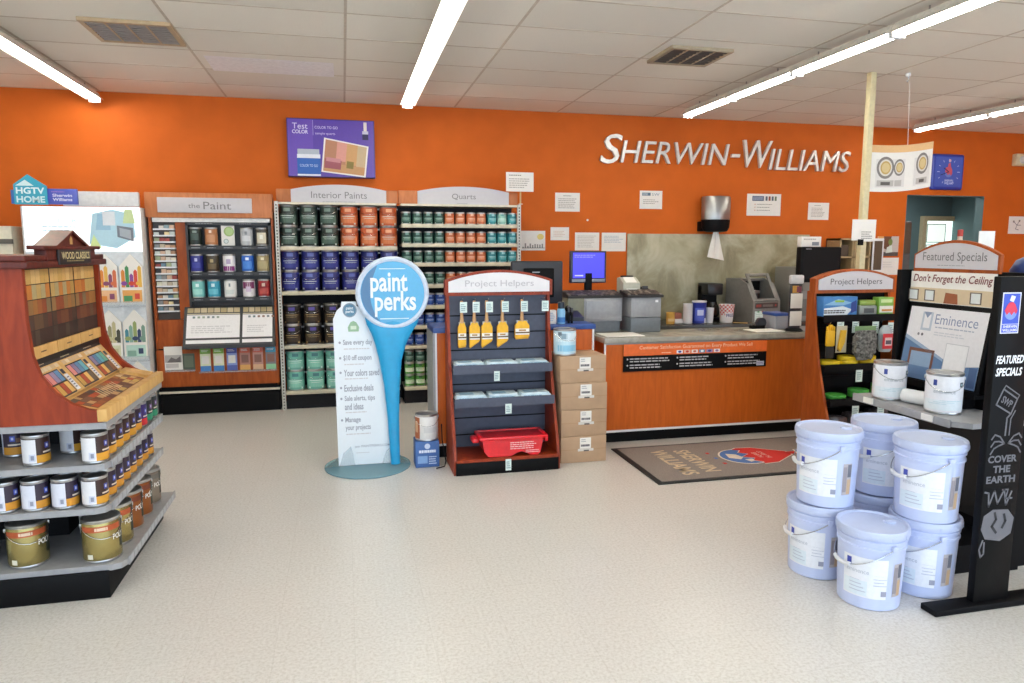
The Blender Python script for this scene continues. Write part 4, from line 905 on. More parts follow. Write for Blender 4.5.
P1X, P1Y = .70, 4.70
pc = project_display(P1X, P1Y, 'cherry project display with five paintbrushes and red tray, beside the cardboard boxes', CHERRYR, SIGNWHITE, SLATE)
hdr_text(pc, 'Project Helpers', .50, ink('bdb6bb'))
for z, y in ((.725, .135), (.50, .075)): tray_shelf(pc, z, y, SLATE, .022)
bx = [.105, .195, .29, .405, .545, .70]
for i, x in enumerate(bx): hook(pc, x, 1.195); price_tag(pc, x + .005, .212, 1.185, .05, .075)
price_tag(pc, .33, .128, .70, .04, .07); price_tag(pc, .40, .068, .475, .045, .07); price_tag(pc, .38, -.016, .10, .04, .08)
def brush(x, z, lean, w, L, hm, bm_, label):
    t = thing('paint_brush', label, 'paintbrush', (P1X + x, P1Y + .262, z), 0, 'paintbrushes on the hooks')
    w2 = w / 2
    h = MB(); h.tube([(0, 0, .0), (0, 0, -.03), (0, 0, -.09), (0, 0, -.16)], [.010, .013, .010, .016], hm, 10); h.build('handle', t)
    s = MB(); s.box(-w2 * .8, w2 * .8, -.010, .010, -.20, -.15, STEEL, .004); s.build('ferrule', t)
    k = MB(); k.prism([(-w2 * .55, -.155), (w2 * .55, -.155), (w2, -.19), (w2, -L + (.045 if lean else .01)), (-w2, -L), (-w2, -.19)], -.014, .014, 'y', YEL); k.build('sleeve', t)
    k = MB(); F = FY(0, -.0145, 0); zc = -.20 - (L - .20) * .42; k.rect(F, -w2 * .98, zc - .022, w2 * .98, zc + .022, 1, PAPER); k.rect(F, -w2 * .98, zc - .012, w2 * .98, zc - .002, 2, ink('6a4a2c')); k.rect(F, -w2 * .5, zc + .004, w2 * .5, zc + .016, 2, ink('b08a50')); k.build('sleeve_label', t)
    b = MB(); b.prism([(-w2 * .9, -L + .03), (w2 * .9, -L + .05), (w2 * .9, -L + (.035 if lean else -.005)), (-w2 * .9, -L - .010)], -.008, .008, 'y', bm_); b.build('bristles', t)
    return t
YEL = mat('yellow_brush_sleeve', (.93, .70, .12), .5); BRI = mat('golden_bristle', (.86, .62, .14), .7); HND = wood('pale_brush_handle', (.74, .55, .38), (.84, .67, .48))
for i, (x, w_, L, z, lb) in enumerate(((.105, .058, .325, 1.19, 'narrow yellow-sleeved brush, leftmost of the five hanging'), (.195, .075, .33, 1.19, 'yellow-sleeved brush, second from left of the five hanging'), (.285, .08, .33, 1.19, 'yellow-sleeved brush, middle of the five hanging'), (.40, .08, .33, 1.19, 'yellow-sleeved slanted brush, second from right of the hanging five'), (.545, .105, .28, 1.195, 'widest yellow brush, hanging rightmost and higher than the others'))):
    brush(x, z, i in (1, 2, 3), w_, L, HND, BRI, lb)
PK = mat('pale_blue_pack', (.84, .91, .94), .35, var=.06, scale=25)
for r, (z, y) in enumerate(((.725, .145), (.50, .085))):
    for i in range(3):
        t = thing('drop_cloth_pack', 'flat blue-white drop cloth pack, %s of three on the %s dark shelf' % (['left', 'middle', 'right'][i], ['upper', 'lower'][r]), 'pack', (P1X + .145 + i * .232, P1Y + y + .08, z + .001), 0, 'drop cloth packs')
        m = MB(); m.box(-.112, .112, -.07, .075, 0, .022 + .004 * ((i + r) % 2), PK, .006); m.box(-.105, .10, -.066, .07, .022, .034 + .006 * ((i * 2 + r) % 2), PK, .006); m.build('pouch', t)
        p = MB(); F = FY(0, -.0705, 0); p.scribble(F, -.09, .006, .09, .024, 2, 1, ink('6f9cc0')); F = FT(0, 0, .0345 + .006 * ((i * 2 + r) % 2)); p.rect(F, -.08, -.05, .02, .03, 1, ink('9cc0d8')); p.build('print', t)
# red roller tray
t = thing('roller_tray', 'bright red plastic roller tray on the bottom deck of the brush display', 'paint tray', (P1X + .425, P1Y + .085, .113)); t.scale = (.86, .9, .82)
m = MB(); prof = [(-.285, .17), (-.27, .17), (-.255, .06), (-.235, .012), (-.20, 0.0), (-.03, 0), (.0, .02), (.05, .05), (.10, .02), (.13, 0), (.21, 0), (.235, .02), (.265, .17), (.285, .17), (.285, .18), (-.285, .18)]
m.prism([(-.262, .17), (-.245, .05), (-.215, .006), (-.19, 0), (-.02, 0), (.03, .028), (.07, .034), (.11, .02), (.14, 0), (.20, 0), (.225, .02), (.255, .17)], -.085, .12, 'y', RED)
tb = m.build('tub', t)
m = MB()
for s in ((-.285, .285, -.11, -.085), (-.285, .285, .12, .145), (-.285, -.255, -.085, .12), (.25, .285, -.085, .12)): m.box(s[0], s[1], s[2], s[3], .150, .178, RED, .008)
m.box(-.335, -.28, -.05, .08, .118, .16, RED, .012); m.box(.27, .30, -.06, .09, .10, .15, RED, .01); m.build('rim', t)
m = MB(); F = FY(0, -.0855, 0); m.scribble(F, -.03, .055, .19, .125, 4, 1, ink('f0c4c4'), ragged=.2); m.scribble(F, .10, .02, .22, .05, 2, 1, ink('f0c4c4')); m.build('print', t)
m = MB(); F = FT(0, 0, .1712)
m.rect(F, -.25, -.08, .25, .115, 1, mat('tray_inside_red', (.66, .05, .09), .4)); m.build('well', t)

# cardboard boxes
for i in range(4):
    dx = [.012, .018, .012, 0][i]; z0 = i * .1975 + .001
    t = thing('cardboard_box', 'brown cardboard carton with white stock label, %s in the stack of four' % ['bottom', 'second from bottom', 'second from top', 'top'][i], 'box', (1.665 + dx * .6, 4.80 + [0, .006, .002, .008][i], z0), [0, .012, -.008, .01][i], 'stacked cartons')
    MB().box(-.175, .175, 0, .30, 0, .196, CARD, .004).build('carton', t)
    m = MB(); F = FY(0, -.0006, 0); m.rect(F, -.175, .097, .175, .100, 1, ink('a8835c')); m.build('flap_seam', t)
    m = MB(); m.rect(F, -.03, .105, .055, .185, 2, PAPER); m.scribble(F, -.022, .117, .046, .137, 1, 3, ink('55525a'), fill=.8, ragged=.05); m.scribble(F, -.02, .15, .02, .178, 2, 3, ink('a5a3aa')); m.build('stock_label', t)
    m = MB(); m.rect(F, -.045, .085, .075, .104, 2, ink('d9d3cc')); m.rect(F, .0, .083, .04, .094, 3, ink('5e5a58')); m.build('tape', t)
def art_multi(l, r):
    l.patch(r * 1.003, -80, 80, .02, .17, ink('bfdcea'), 10); l.patch(r * 1.005, -70, 70, .10, .165, ink('dcebf2'), 10); l.patch(r * 1.006, -55, -10, .12, .16, ink('8aa4b4'), 5); l.patch(r * 1.006, -60, 60, .03, .075, ink('8cc4e0'), 8); l.patch(r * 1.008, -58, -38, .145, .17, ink('6a7884'), 3)
can_meshes('multi', .082, .19, ink('c8e0ec', .35), art_multi)
put_can('multi', 1.55, 4.90, .793, 'pale blue and white gallon can standing on the cardboard cartons', None, .1, 'gallon_can')
# low blue-topped counter behind
t = thing('side_counter', 'low orange counter with blue laminate top behind the brush display', 'counter', (.62, 5.12, 0))
MB().box(.012, 1.235, .012, .39, .10, .945, ORLAM).build('body', t); MB().box(.0, 1.25, 0, .40, .945, .985, BLUELAM, .006).build('countertop', t); MB().box(.04, 1.22, .05, .38, 0, .10, BLACKP).build('toe_kick', t)
MB().box(-.004, .012, .0, .39, .10, .945, GREYM).build('end_panel', t)
m = MB(); m.box(.012, .026, .002, .013, .11, .945, WPLAS); m.box(1.223, 1.237, .002, .013, .11, .945, WPLAS); m.box(.012, 1.235, .002, .0125, .10, .115, WPLAS); m.build('edge_trim', t)
t = thing('blue_carton', 'blue carton printed with white lines on floor left of the brush display', 'box', (.545, 5.02, .001))
MB().box(-.085, .085, -.08, .08, 0, .19, ink('4068a8', .5), .004).build('carton', t); m = MB(); F = FY(0, -.0805, 0); m.disc(F, 0, .155, .02, .02, 1, ink('c8d4ea')); m.scribble(F, -.06, .105, .06, .13, 1, 1, ink('dfe8f6'), fill=.8, ragged=0); m.rect(F, -.07, .03, .0, .085, 1, ink('7fa4d4')); m.scribble(F, .01, .02, .07, .085, 4, 1, ink('c3d2ea')); m.build('print', t)
def art_wh(l, r): l.patch(r * 1.004, -95, -42, .015, .17, ink('b0623c'), 6); l.patch(r * 1.006, -85, -55, .06, .14, ink('d8a884'), 4); l.patch(r * 1.004, -20, 60, .06, .10, ink('d4d2d0'), 6)
can_meshes('white_orange', .082, .19, ink('e4e0dc', .35), art_wh)
put_can('white_orange', .55, 5.02, .192, 'white gallon can with orange side label standing on the blue carton', None, 0, 'gallon_can')
tag(MB().tube([(.655, 4.99, .30), (.65, 4.93, .20), (.66, 4.90, .12), (.672, 4.90, .05), (.665, 4.92, .007), (.60, 4.88, .007)], .004, BLACKP, 6).build('power_cable'), 'thin black cable looping beside the white and orange can', 'cable')
# goods on the blue counter
t = thing('spray_can', 'blue and white spray can with dark cap on the blue countertop', 'spray can', (1.615, 5.20, .986))
MB().lathe([(.030, 0), (.032, .004), (.032, .10), (.026, .115), (.020, .12)], ink('8ec4e6', .3), 18).build('body', t); MB().patch(.0325, -70, 70, .01, .05, ink('3a7ac0', .3), 8).build('label', t); MB().lathe([(.026, .116), (.027, .16), (.022, .165), (.0001, .165)], ink('22303e', .3), 16).build('cap', t)
t = thing('small_carton', 'small white carton beside the spray can on the blue countertop', 'box', (1.53, 5.20, .986)); MB().box(-.038, .038, -.03, .03, 0, .105, PAPER, .003).build('carton', t); m = MB(); m.scribble(FY(0, -.0305, 0), -.03, .02, .03, .09, 5, 1, ink('8fa8c4')); m.build('print', t)
for i, dx in enumerate((0, .026)):
    t = thing('marker_pen', 'black marker pen standing on the blue countertop, %s of the two' % ['left', 'right'][i], 'pen', (1.675 + dx, 5.20, .986), 0, 'marker pens'); MB().lathe([(.009, 0), (.01, .003), (.01, .085), (.007, .09)], BLACKP, 12).build('barrel', t); MB().lathe([(.0105, .085), (.0105, .125 - .012 * i), (.008, .13 - .012 * i), (.0001, .131 - .012 * i)], ink('3a3a40', .3), 12).build('cap', t)
tag(MB().tube([(1.50, 5.19, .99), (1.47, 5.17, 1.03), (1.455, 5.2, 1.10), (1.445, 5.24, 1.14)], .0035, BLACKP, 6).build('scanner_cable'), 'thin dark cable rising by the small carton on the blue countertop', 'cable')
# ================================================================== sales counter
cx0, cx1, cy0, cy1 = 1.985, 3.80, 5.22, 5.90
t = thing('sales_counter', 'long orange laminate sales counter with grey stone-look top and white edging', 'counter', (cx0, cy0, 0)); W = cx1 - cx0
MB().box(0, W, 0, .44, .10, .815, ORLAM).build('body', t); MB().box(0, .66, .442, .64, .0, .815, ORLAM).build('till_ledge_body', t); MB().box(-.012, .68, .472, .69, .815, .86, STONE, .004).build('till_ledge', t); MB().box(-.24, -.002, .36, .64, .0, .815, ORLAM).build('return_body', t); MB().box(-.25, -.013, .345, .69, .815, .86, STONE, .004).build('return_top', t)
MB().box(-.012, W + .012, -.018, .47, .815, .86, STONE, .006).build('countertop', t)
MB().box(.0, W, .05, .42, 0, .10, BLACKP).build('toe_kick', t)
m = MB(); m.box(-.008, .006, -.006, .004, .10, .815, WPLAS); m.box(W - .006, W + .008, -.006, .004, .10, .815, WPLAS); m.box(0, W, -.006, .004, .095, .112, WPLAS); m.box(0, W, -.006, .004, .805, .815, STEEL); m.build('edge_trim', t)
t = thing('counter_sign', 'orange and black customer guarantee strip on the front of the sales counter', 'sign', (2.77, cy0 - .007, .69))
MB().box(-.635, .635, -.006, .0, -.105, .115, BLACKP).build('board', t); MB().box(-.635, .635, -.009, -.006, .022, .115, mat('guarantee_orange', (.90, .42, .17), .5)).build('heading_strip', t)
p = MB(); F = FY(0, -.0093, 0); p.text(F, 'Customer Satisfaction Guaranteed on Every Product We Sell', -.0, .082, 1.0, .036, 1, ink('f3d0b4'))
for k in range(6): p.rect(F, -.18 + k * .066, .030, -.125 + k * .066, .056, 1, ink(['e8e8f0', 'e0b8a8', 'e8e4e0', '5a8ab0', '8c84b8', 'e4e4ea'][k])); p.disc(F, -.152 + k * .066, .043, .015, .009, 2, ink(['3a4a9a', 'c83a2c', 'c86a4a', 'e4eef4', '3a3a7a', '8a6a9a'][k]), 12)
p.scribble(F, -.31, .034, -.20, .046, 1, 1, ink('f3d0b4')); F = FY(0, -.0063, 0)
for k in range(3):
    for r in range(2): p.disc(F, -.60 + k * .43, -.005 - r * .05, .007, .007, 1, ink('cfcdd0'), 8); p.scribble(F, -.58 + k * .43, -.035 - r * .05, -.22 + k * .40, .007 - r * .05, 2, 1, ink('b9b7ba'))
p.rect(F, .545, -.095, .615, -.06, 1, ink('c9c8d8')); p.scribble(F, .55, -.09, .61, -.066, 2, 2, ink('4a4a78'), ragged=0)
p.build('print', t)
t = thing('floor_mat', 'grey carpet mat with shop lettering and paint-over-globe emblem before the counter', 'mat', (3.1, 4.63, .001))
m = MB(); m.box(-1.11, 1.10, -.43, .44, 0, .008, RUBBER, .003); m.build('rubber_border', t)
MB().box(-1.07, 1.06, -.395, .405, .006, .011, MATM).build('carpet', t)
F = frame((0, 0, .0115), (0, -1, 0), (1, 0, 0)); p = MB(); ltr = mat('mat_beige_yarn', (.80, .70, .58), .95, var=.06, scale=150); by = mat('mat_blue_yarn', (.30, .44, .68), .95, var=.06, scale=150); ry = mat('mat_red_yarn', (.78, .16, .14), .95, var=.06, scale=150); wy = mat('mat_white_yarn', (.85, .80, .74), .95)
p.text(F, 'SHERWIN', 0.01, -.62, .53, .125, 1, ltr, bold=.02); p.text(F, 'WILLIAMS', 0.01, -.80, .60, .125, 1, ltr, bold=.02)
F = F @ Matrix.Translation((0, -.07, 0)) @ Matrix.Diagonal((.86, .86, 1, 1)); p.disc(F, 0, -.18, .22, .215, 1, wy); p.disc(F, 0, -.18, .205, .20, 2, by); p.poly(F, [(-.10, -.30), (.02, -.33), (.08, -.25), (.03, -.20), (-.06, -.22)], 3, wy); p.poly(F, [(.09, -.22), (.16, -.20), (.13, -.12), (.08, -.15)], 3, wy)
blob = [(-.235, -.12), (-.20, -.18), (-.16, -.12), (-.10, -.17), (-.05, -.10), (.02, -.20), (.07, -.11), (.13, -.16), (.19, -.10), (.235, -.12), (.22, .02), (.12, .16), (.05, .26), (-.05, .26), (-.12, .16), (-.22, .02)]
p.poly(F, [(a * 1.05, b * 1.05) for a, b in blob], 4, wy); p.poly(F, blob, 5, ry); p.text(F, 'COVER THE', 0, .02, .2, .04, 6, wy); p.text(F, 'EARTH', 0, -.045, .14, .045, 6, wy)
p.line(F, [(0, .25), (.0, .38)], .07, 5, ry); p.poly(F, [(-.09, .36), (.07, .31), (.15, .50), (-.02, .56)], 6, wy); p.poly(F, [(-.075, .37), (.062, .328), (.13, .49), (-.012, .54)], 7, by); p.text(F, 'SWP', .03, .43, .11, .06, 8, ry, rot=-.3)
for k in range(3): p.rect(F, -.17 + k * .15, -.46, -.13 + k * .15, -.43, 2, by if k % 2 else ry)
p.build('emblem', t)

# ------------------------------------------------------------------ till furniture on the counter
t = thing('till_unit', 'grey steel till with olive side box under the left keyboard', 'till', (1.80, 5.60, .861))
MB().box(.0, .14, .0, .28, .0, .285, mat('olive_steel', (.47, .47, .40), .4), .004).build('side_box', t); MB().box(.14, .48, .005, .28, .09, .285, GREYM, .004).build('cabinet', t); MB().box(.18, .47, .03, .28, .0, .09, mat('grey_blue_steel', (.42, .44, .46), .4)).build('base_box', t)
MB().box(.155, .468, -.006, .005, .105, .27, mat('drawer_face_grey', (.60, .60, .61), .35), .004).build('drawer', t)
t = thing('cash_drawer', 'two-tier grey cash drawer right of the till drawers', 'till', (2.325, 5.52, .861))
MB().box(0, .268, 0, .34, .0, .122, mat('grey_blue_steel', (.42, .44, .46), .4), .004).build('lower_drawer', t); MB().box(0, .268, 0, .34, .126, .29, mat('drawer_face_grey', (.60, .60, .61), .35), .004).build('upper_drawer', t); MB().box(.215, .24, -.004, .0, .25, .27, WPLAS).build('key_label', t)
def keyboard(x, y, z, w, d, label, kc):
    t = thing('keyboard', label, 'keyboard', (x, y, z)); m = MB(); m.prism([(0, 0), (d, 0), (d, .055), (0, .018)], 0, w, 'x', mat('dark_brown_keyboard', (.16, .135, .12), .45)); m.build('case', t)
    up = Vector((0, d, .037)).normalized(); F = frame((0, 0, .0185), (1, 0, 0), up); m = MB(); nr = 5; nc = int(w / .021)
    for r in range(nr):
        for c in range(nc): 
            a = .008 + c * (w - .016) / nc; b = .012 + r * (d - .024) / nr; m.box(a, a + (w - .016) / nc - .003, b, b + (d - .024) / nr - .004, 0, .007, ink(random.choice(kc)), 0, F)
    m.build('keys', t); return t
keyboard(1.80, 5.60, 1.147, .485, .20, 'dark brown keyboard in front of the blue monitor', ['2c2522', '3a322e', '4a423c', '6a625a'])
keyboard(2.29, 5.50, 1.153, .315, .20, 'dark brown keyboard on the two-tier cash drawer', ['2c2522', '3a322e', '4a423c', '8a8278'])
t = thing('till_monitor', 'flat monitor with a bright blue screen above the left keyboard', 'monitor', (2.06, 5.865, 1.147))
MB().box(-.075, .075, -.06, .01, 0, .012, BLACKP, .004).build('base', t); MB().box(-.03, .03, -.03, .01, .01, .20, BLACKP, .004).build('neck', t)
SILV = mat('silver_bezel', (.55, .56, .60), .35); MB().box(-.162, .162, -.02, .03, .115, .39, mat('dark_blue_bezel', (.15, .15, .24), .35), .006).build('housing', t); MB().box(-.15, .15, -.023, -.019, .125, .15, SILV, .001).build('bezel_strip', t)
SCR = mat('blue_screen', (.10, .10, .5), .3, emit=(.27, .24, .93), es=.95, var=0); m = MB(); F = FY(0, -.0206, 0); m.rect(F, -.143, .158, .143, .376, 1, SCR); m.build('screen', t)
m = MB(); SW_ = mat('screen_text', (.6, .6, .9), .3, emit=(.62, .62, 1.), es=.9); m.rect(F, -.125, .175, -.05, .185, 2, SW_); m.scribble(F, -.13, .33, .10, .362, 2, 2, mat('screen_text_dim', (.4, .4, .9), .3, emit=(.42, .40, 1.), es=.9)); m.build('screen_text', t)
t = thing('receipt_printer', 'cream receipt printer behind the right keyboard', 'printer', (2.325, 5.705, 1.153))
MB().prism([(0, 0), (.15, 0), (.15, .15), (.10, .16), (.0, .11)], 0, .155, 'x', mat('printer_cream', (.74, .73, .66), .4)).build('case', t); MB().prism([(-.002, .055), (.012, .118), (.10, .165), (.10, .13)], .03, .13, 'x', PAPER).build('paper', t); MB().box(.02, .13, .09, .13, .157, .172, BLACKP, .006).build('cover', t)
t = thing('card_reader', 'little black card reader on the right end of the cash drawer', 'card reader', (2.51, 5.715, 1.153)); MB().prism([(0, 0), (.09, 0), (.09, .075), (.02, .045)], 0, .075, 'x', BLACKP).build('case', t); MB().box(.014, .06, .03, .05, .06, .082, ink('3c3c42')).build('slot', t)
tag(MB().box(2.02, 2.34, 5.26, 5.52, .861, .864, PAPER, 0, None).build('paper_sheet'), 'white paper sheet lying on counter below the till', 'paper')
tag(MB().box(3.36, 3.63, 5.29, 5.50, .861, .864, PAPER).build('paper_sheet'), 'white paper sheet lying on counter left of the card stand', 'paper')
# back of a black monitor at the left
t = thing('customer_monitor', 'back of a large black monitor left of the blue screen', 'monitor', (1.475, 5.40, .986))
MB().box(-.10, .10, -.05, .10, 0, .015, BLACKP, .005).build('base', t); MB().box(-.04, .04, .02, .06, .012, .2, BLACKP, .005).build('neck', t); MB().box(-.21, .205, -.03, .02, .14, .475, ink('26272e', .4), .012).build('housing', t); MB().box(-.12, .13, -.05, -.028, .19, .42, BLACKP, .01).build('rear_bulge', t); m = MB(); m.rect(FY(0, -.0505, 0), -.05, .385, .01, .393, 1, ink('b9bac0')); m.build('badge', t)
t = thing('desk_phone', 'dark desk phone beside the back of the black monitor', 'phone', (1.72, 5.345, .986)); MB().prism([(0, 0), (.16, 0), (.16, .07), (0, .03)], 0, .13, 'x', ink('2a2c34', .4)).build('base', t); MB().tube([(.03, .02, .055), (.03, .05, .085), (.03, .12, .1), (.03, .15, .08)], .017, BLACKP, 8).build('handset', t)
# card stand
t = thing('card_stand', 'narrow black stand holding two white square cards on the counter right end', 'card stand', (3.725, 5.31, .861))
MB().lathe([(.072, 0), (.075, .006), (.06, .02), (.045, .026)], BLACKP, 20).build('base', t); MB().box(-.05, .05, -.012, .02, .02, .40, ink('30323a', .4), .006).build('column', t)
for i, z in enumerate((.045, .195)): MB().box(-.055, .055, -.022, -.013, z, z + .125, PAPER, .002).build('card', t)
m = MB(); F = FY(0, -.0124, 0); m.rect(F, -.04, .325, .02, .385, 1, ink('c99a4a')); m.rect(F, .0, .33, .045, .38, 2, ink('8a4a5a')); m.build('picture', t); MB().box(-.055, .065, -.02, .03, .40, .475, mat('dispenser_white', (.86, .86, .88), .3), .012).build('top_box', t)
t = thing('blue_topped_box', 'grey box with blue top edge beside the card stand on the counter', 'box', (3.64, 5.45, .861)); MB().box(0, .14, 0, .20, 0, .115, ink('9a9ca4', .4), .004).build('case', t); MB().box(-.004, .144, -.004, .204, .115, .14, BLUELAM, .004).build('lid', t)
t = thing('tape_roll_holder', 'black tape dispenser lying near the white sheet on the counter', 'tape dispenser', (3.46, 5.545, .861)); MB().box(0, .13, -.02, .03, 0, .03, BLACKP, .006).build('base', t); MB().lathe([(.025, -.018), (.045, -.018), (.045, .018), (.025, .018)], ink('3c3e46', .35), 20, M=Matrix.Translation((.10, .005, .05)) @ Matrix.Rotation(PI / 2, 4, 'X')).build('roll', t)

# ------------------------------------------------------------------ back counter and what stands on it
t = thing('back_counter', 'long back counter with dark edged top under the stone splashback', 'counter', (3.0, 6.84, 0))
MB().box(0, 2.4, .03, .655, 0, .715, mat('back_counter_grey', (.62, .60, .57), .5)).build('body', t); MB().box(-.01, 2.42, 0, .657, .715, .754, mat('dark_edge_top', (.24, .24, .23), .25), .005).build('countertop', t)
m = MB()
for x in (.6, 1.2, 1.8): m.box(x - .004, x + .004, .024, .031, .02, .70, DARK)
m.build('door_gap', t)
YB = 7.02
def cup(x, r0, r1, h, m_, label, cat, nm, y=YB, band=None):
    t = thing(nm, label, cat, (x, y, .755)); MB().lathe([(r0 * .9, 0), (r0, .004), (r1, h - .004), (r1 * 1.04, h), (r1 * .93, h), (r1 * .9, h - .01), (.0001, h - .012)], m_, 22).build('body', t)
    return t
c = cup(3.41, .045, .046, .125, ink('d8a850'), 'amber cup at the left of the back counter goods', 'cup', 'amber_cup'); m = MB(); m.patch(.0475, -60, 60, .03, .06, ink('e8c890'), 6); m.build('label', c)
t = thing('snack_tray', 'low white and brown tray between amber cup and white roll', 'tray', (3.512, 7.06, .755)); MB().box(-.05, .042, -.05, .06, 0, .05, WPLAS, .008).build('tray', t); MB().box(-.044, .036, -.03, .05, .05, .115, ink('9a5a48'), .006).build('carton', t)
c = cup(3.612, .051, .051, .215, WPLAS, 'tall white paper roll on the back counter', 'paper roll', 'paper_roll')
c = cup(3.745, .075, .076, .235, ink('2a3a9a', .3), 'blue coffee can on the back counter', 'coffee can', 'coffee_can'); m = MB(); m.patch(.0775, -60, 20, .03, .17, ink('4a5cc0', .3), 8); m.patch(.0785, -40, 10, .09, .15, ink('c3cbee', .3), 6); m.patch(.0775, 20, 70, .01, .06, ink('dfe4f4'), 6); m.build('label', c); MB().lathe([(.077, .228), (.079, .232), (.079, .243), (.0001, .244)], ink('dfe0e4'), 22).build('lid', c)
c = cup(3.872, .038, .046, .165, WPLAS, 'white foam cup between blue can and checked tub', 'cup', 'foam_cup')
c = cup(4.075, .066, .084, .20, ink('eae4e2'), 'red and white checked popcorn tub on the back counter', 'tub', 'popcorn_tub'); m = MB()
for r in range(6):
    for k in range(12):
        if (r + k) % 2: z = .085 + r * .02; rr = .066 + (.084 - .066) * z / .20 + .0012; m.patch(rr, -90 + k * 15, -75 + k * 15, z, z + .0185, ink('d0605a'), 2, rr + .0016)
m.build('checks', c); m = MB(); m.patch(.0735, -38, 38, .055, .115, ink('f0eaea'), 6, .0787); m.text(None, 'FREE', 0, .085, .082, .036, 3, ink('5a5c86'), bold=.03, bend=.0778); m.build('label', c)
t = thing('coffee_maker', 'black coffee maker in the shade left of the grey mixing machine', 'coffee maker', (4.04, 7.30, .755)); MB().box(-.10, .09, -.10, .14, 0, .04, BLACKP, .01).build('base', t); MB().box(-.10, .09, .03, .14, .04, .40, BLACKP, .012).build('tower', t); MB().box(-.10, .09, -.10, .14, .29, .42, ink('1c1c1e', .3), .014).build('brew_head', t); MB().lathe([(.05, .042), (.075, .06), (.08, .13), (.05, .20), (.052, .215)], mat('dark_glass_jug', (.10, .09, .08), .08), 20, y=-.03).build('jug', t); MB().tube([(.07, -.06, .18), (.12, -.08, .16), (.12, -.08, .09), (.075, -.06, .08)], .008, BLACKP).build('jug_handle', t)
# paint shaker
SHK = mat('shaker_grey_enamel', (.47, .465, .45), .4)
t = thing('paint_mixer', 'grey paint mixing machine with slanted window at the right of back counter', 'paint mixer', (4.50, 6.93, .755), .16)
pr = [(-.0, 0), (.46, 0), (.46, .47), (.24, .475), (.11, .42), (.0, .235)]
for x in (-.18, .17): MB().prism([(y, z) for y, z in pr], x, x + .028, 'x', SHK).build('side_panel', t)
m = MB(); m.box(-.152, .17, 0, .03, 0, .225, SHK, .004); m.box(-.152, .17, .43, .46, 0, .47, SHK); m.box(-.152, .17, .24, .46, .445, .472, SHK); m.build('casing', t)
m = MB(); up = Vector((0, .11, .185)).normalized(); F = frame((0, 0, .235), (1, 0, 0), up); L_ = Vector((.11, .185)).length + .13
for q in ((-.152, -.11, 0, L_), (.13, .17, 0, L_), (-.11, .13, 0, .03), (-.11, .13, L_ - .035, L_)): m.box(q[0], q[1], q[2], q[3], -.012, .004, SHK, .003, F)
m.build('window_frame', t)
MB().box(-.15, .168, .30, .31, .03, .44, BLACKP).build('chamber_back', t); m = MB(); m.cyl(.01, .21, .18, .31, .065, ink('1e1e20', .35), 18); m.box(-.05, .07, .17, .25, .31, .34, STEEL, .006); m.box(-.10, .12, .15, .27, .15, .18, ink('2c2c2e'), .006); m.build('clamp', t)
m = MB(); m.box(-.15, .165, -.006, .002, .155, .215, ink('3c3432', .35), .004); F = FY(0, -.0063, 0); m.rect(F, -.14, .17, -.07, .20, 1, ink('8a3a34')); m.rect(F, -.05, .172, .09, .198, 1, ink('6a6460')); m.disc(F, .13, .185, .012, .012, 1, ink('a0403a')); m.build('control_panel', t)
m = MB(); m.box(-.15, -.02, -.004, -.0, .01, .125, TAG); F = FY(0, -.0043, 0); m.rect(F, -.12, .112, -.09, .125, 1, ink('5f9a6a')); m.rect(F, -.06, .112, -.03, .125, 1, ink('c0503c')); m.scribble(F, -.14, .02, -.03, .10, 4, 1, ink('b8d0c8')); m.build('instruction_card', t)
t = thing('wood_stick', 'yellowish wooden stir stick lying beside the mixing machine', 'stir stick', (4.12, 6.95, .756)); m = MB(); m.box(0, .15, -.012, .012, 0, .007, PINE, .002, Matrix.Rotation(-.5, 4, 'Z')); m.build('blade', t)
t = thing('tint_machine', 'tall grey cabinet machine right of the paint mixer', 'machine', (4.90, 6.95, .755)); MB().box(0, .38, 0, .45, 0, .60, ink('8a8782', .4), .01).build('cabinet', t); MB().prism([(0, .34), (-.05, .34), (-.02, .58), (.0, .58)], .03, .35, 'x', ink('77746e', .4)).build('hood', t); m = MB(); m.box(.05, .33, -.008, .0, .06, .25, ink('6a6864')); m.build('door_panel', t)
# black monitor, right end of counter, on a pole
t = thing('tint_monitor', 'black monitor showing a dark screen above the right project display', 'monitor', (4.36, 5.95, 0))
MB().cyl(.10, .08, .02, 1.25, .024, BLACKP, 14).build('pole', t); MB().lathe([(.17, 0), (.17, .012), (.05, .03)], BLACKP, 24, .10, .08).build('base', t); 
MB().box(-.17, .27, -.03, .05, 1.24, 1.575, BLACKP, .014).build('housing', t); m = MB(); F = FY(.05, -.0305, 1.405); m.rect(F, -.195, -.13, .195, .14, 1, mat('dark_screen', (.025, .025, .03), .5, spec=.2)); m.rect(F, -.17, .147, -.11, .153, 1, ink('9a9aa0')); m.build('screen', t)
t = thing('ink_box', 'white printed carton standing on top of the black tint monitor', 'box', (4.235, 5.975, 1.576)); MB().box(-.02, .19, -.02, .05, 0, .095, PAPER, .003).build('carton', t); m = MB(); F = FY(0, -.0205, 0); m.rect(F, .09, .012, .165, .045, 1, ink('7e828a')); m.scribble(F, .0, .055, .15, .085, 1, 1, g1); m.build('print', t)
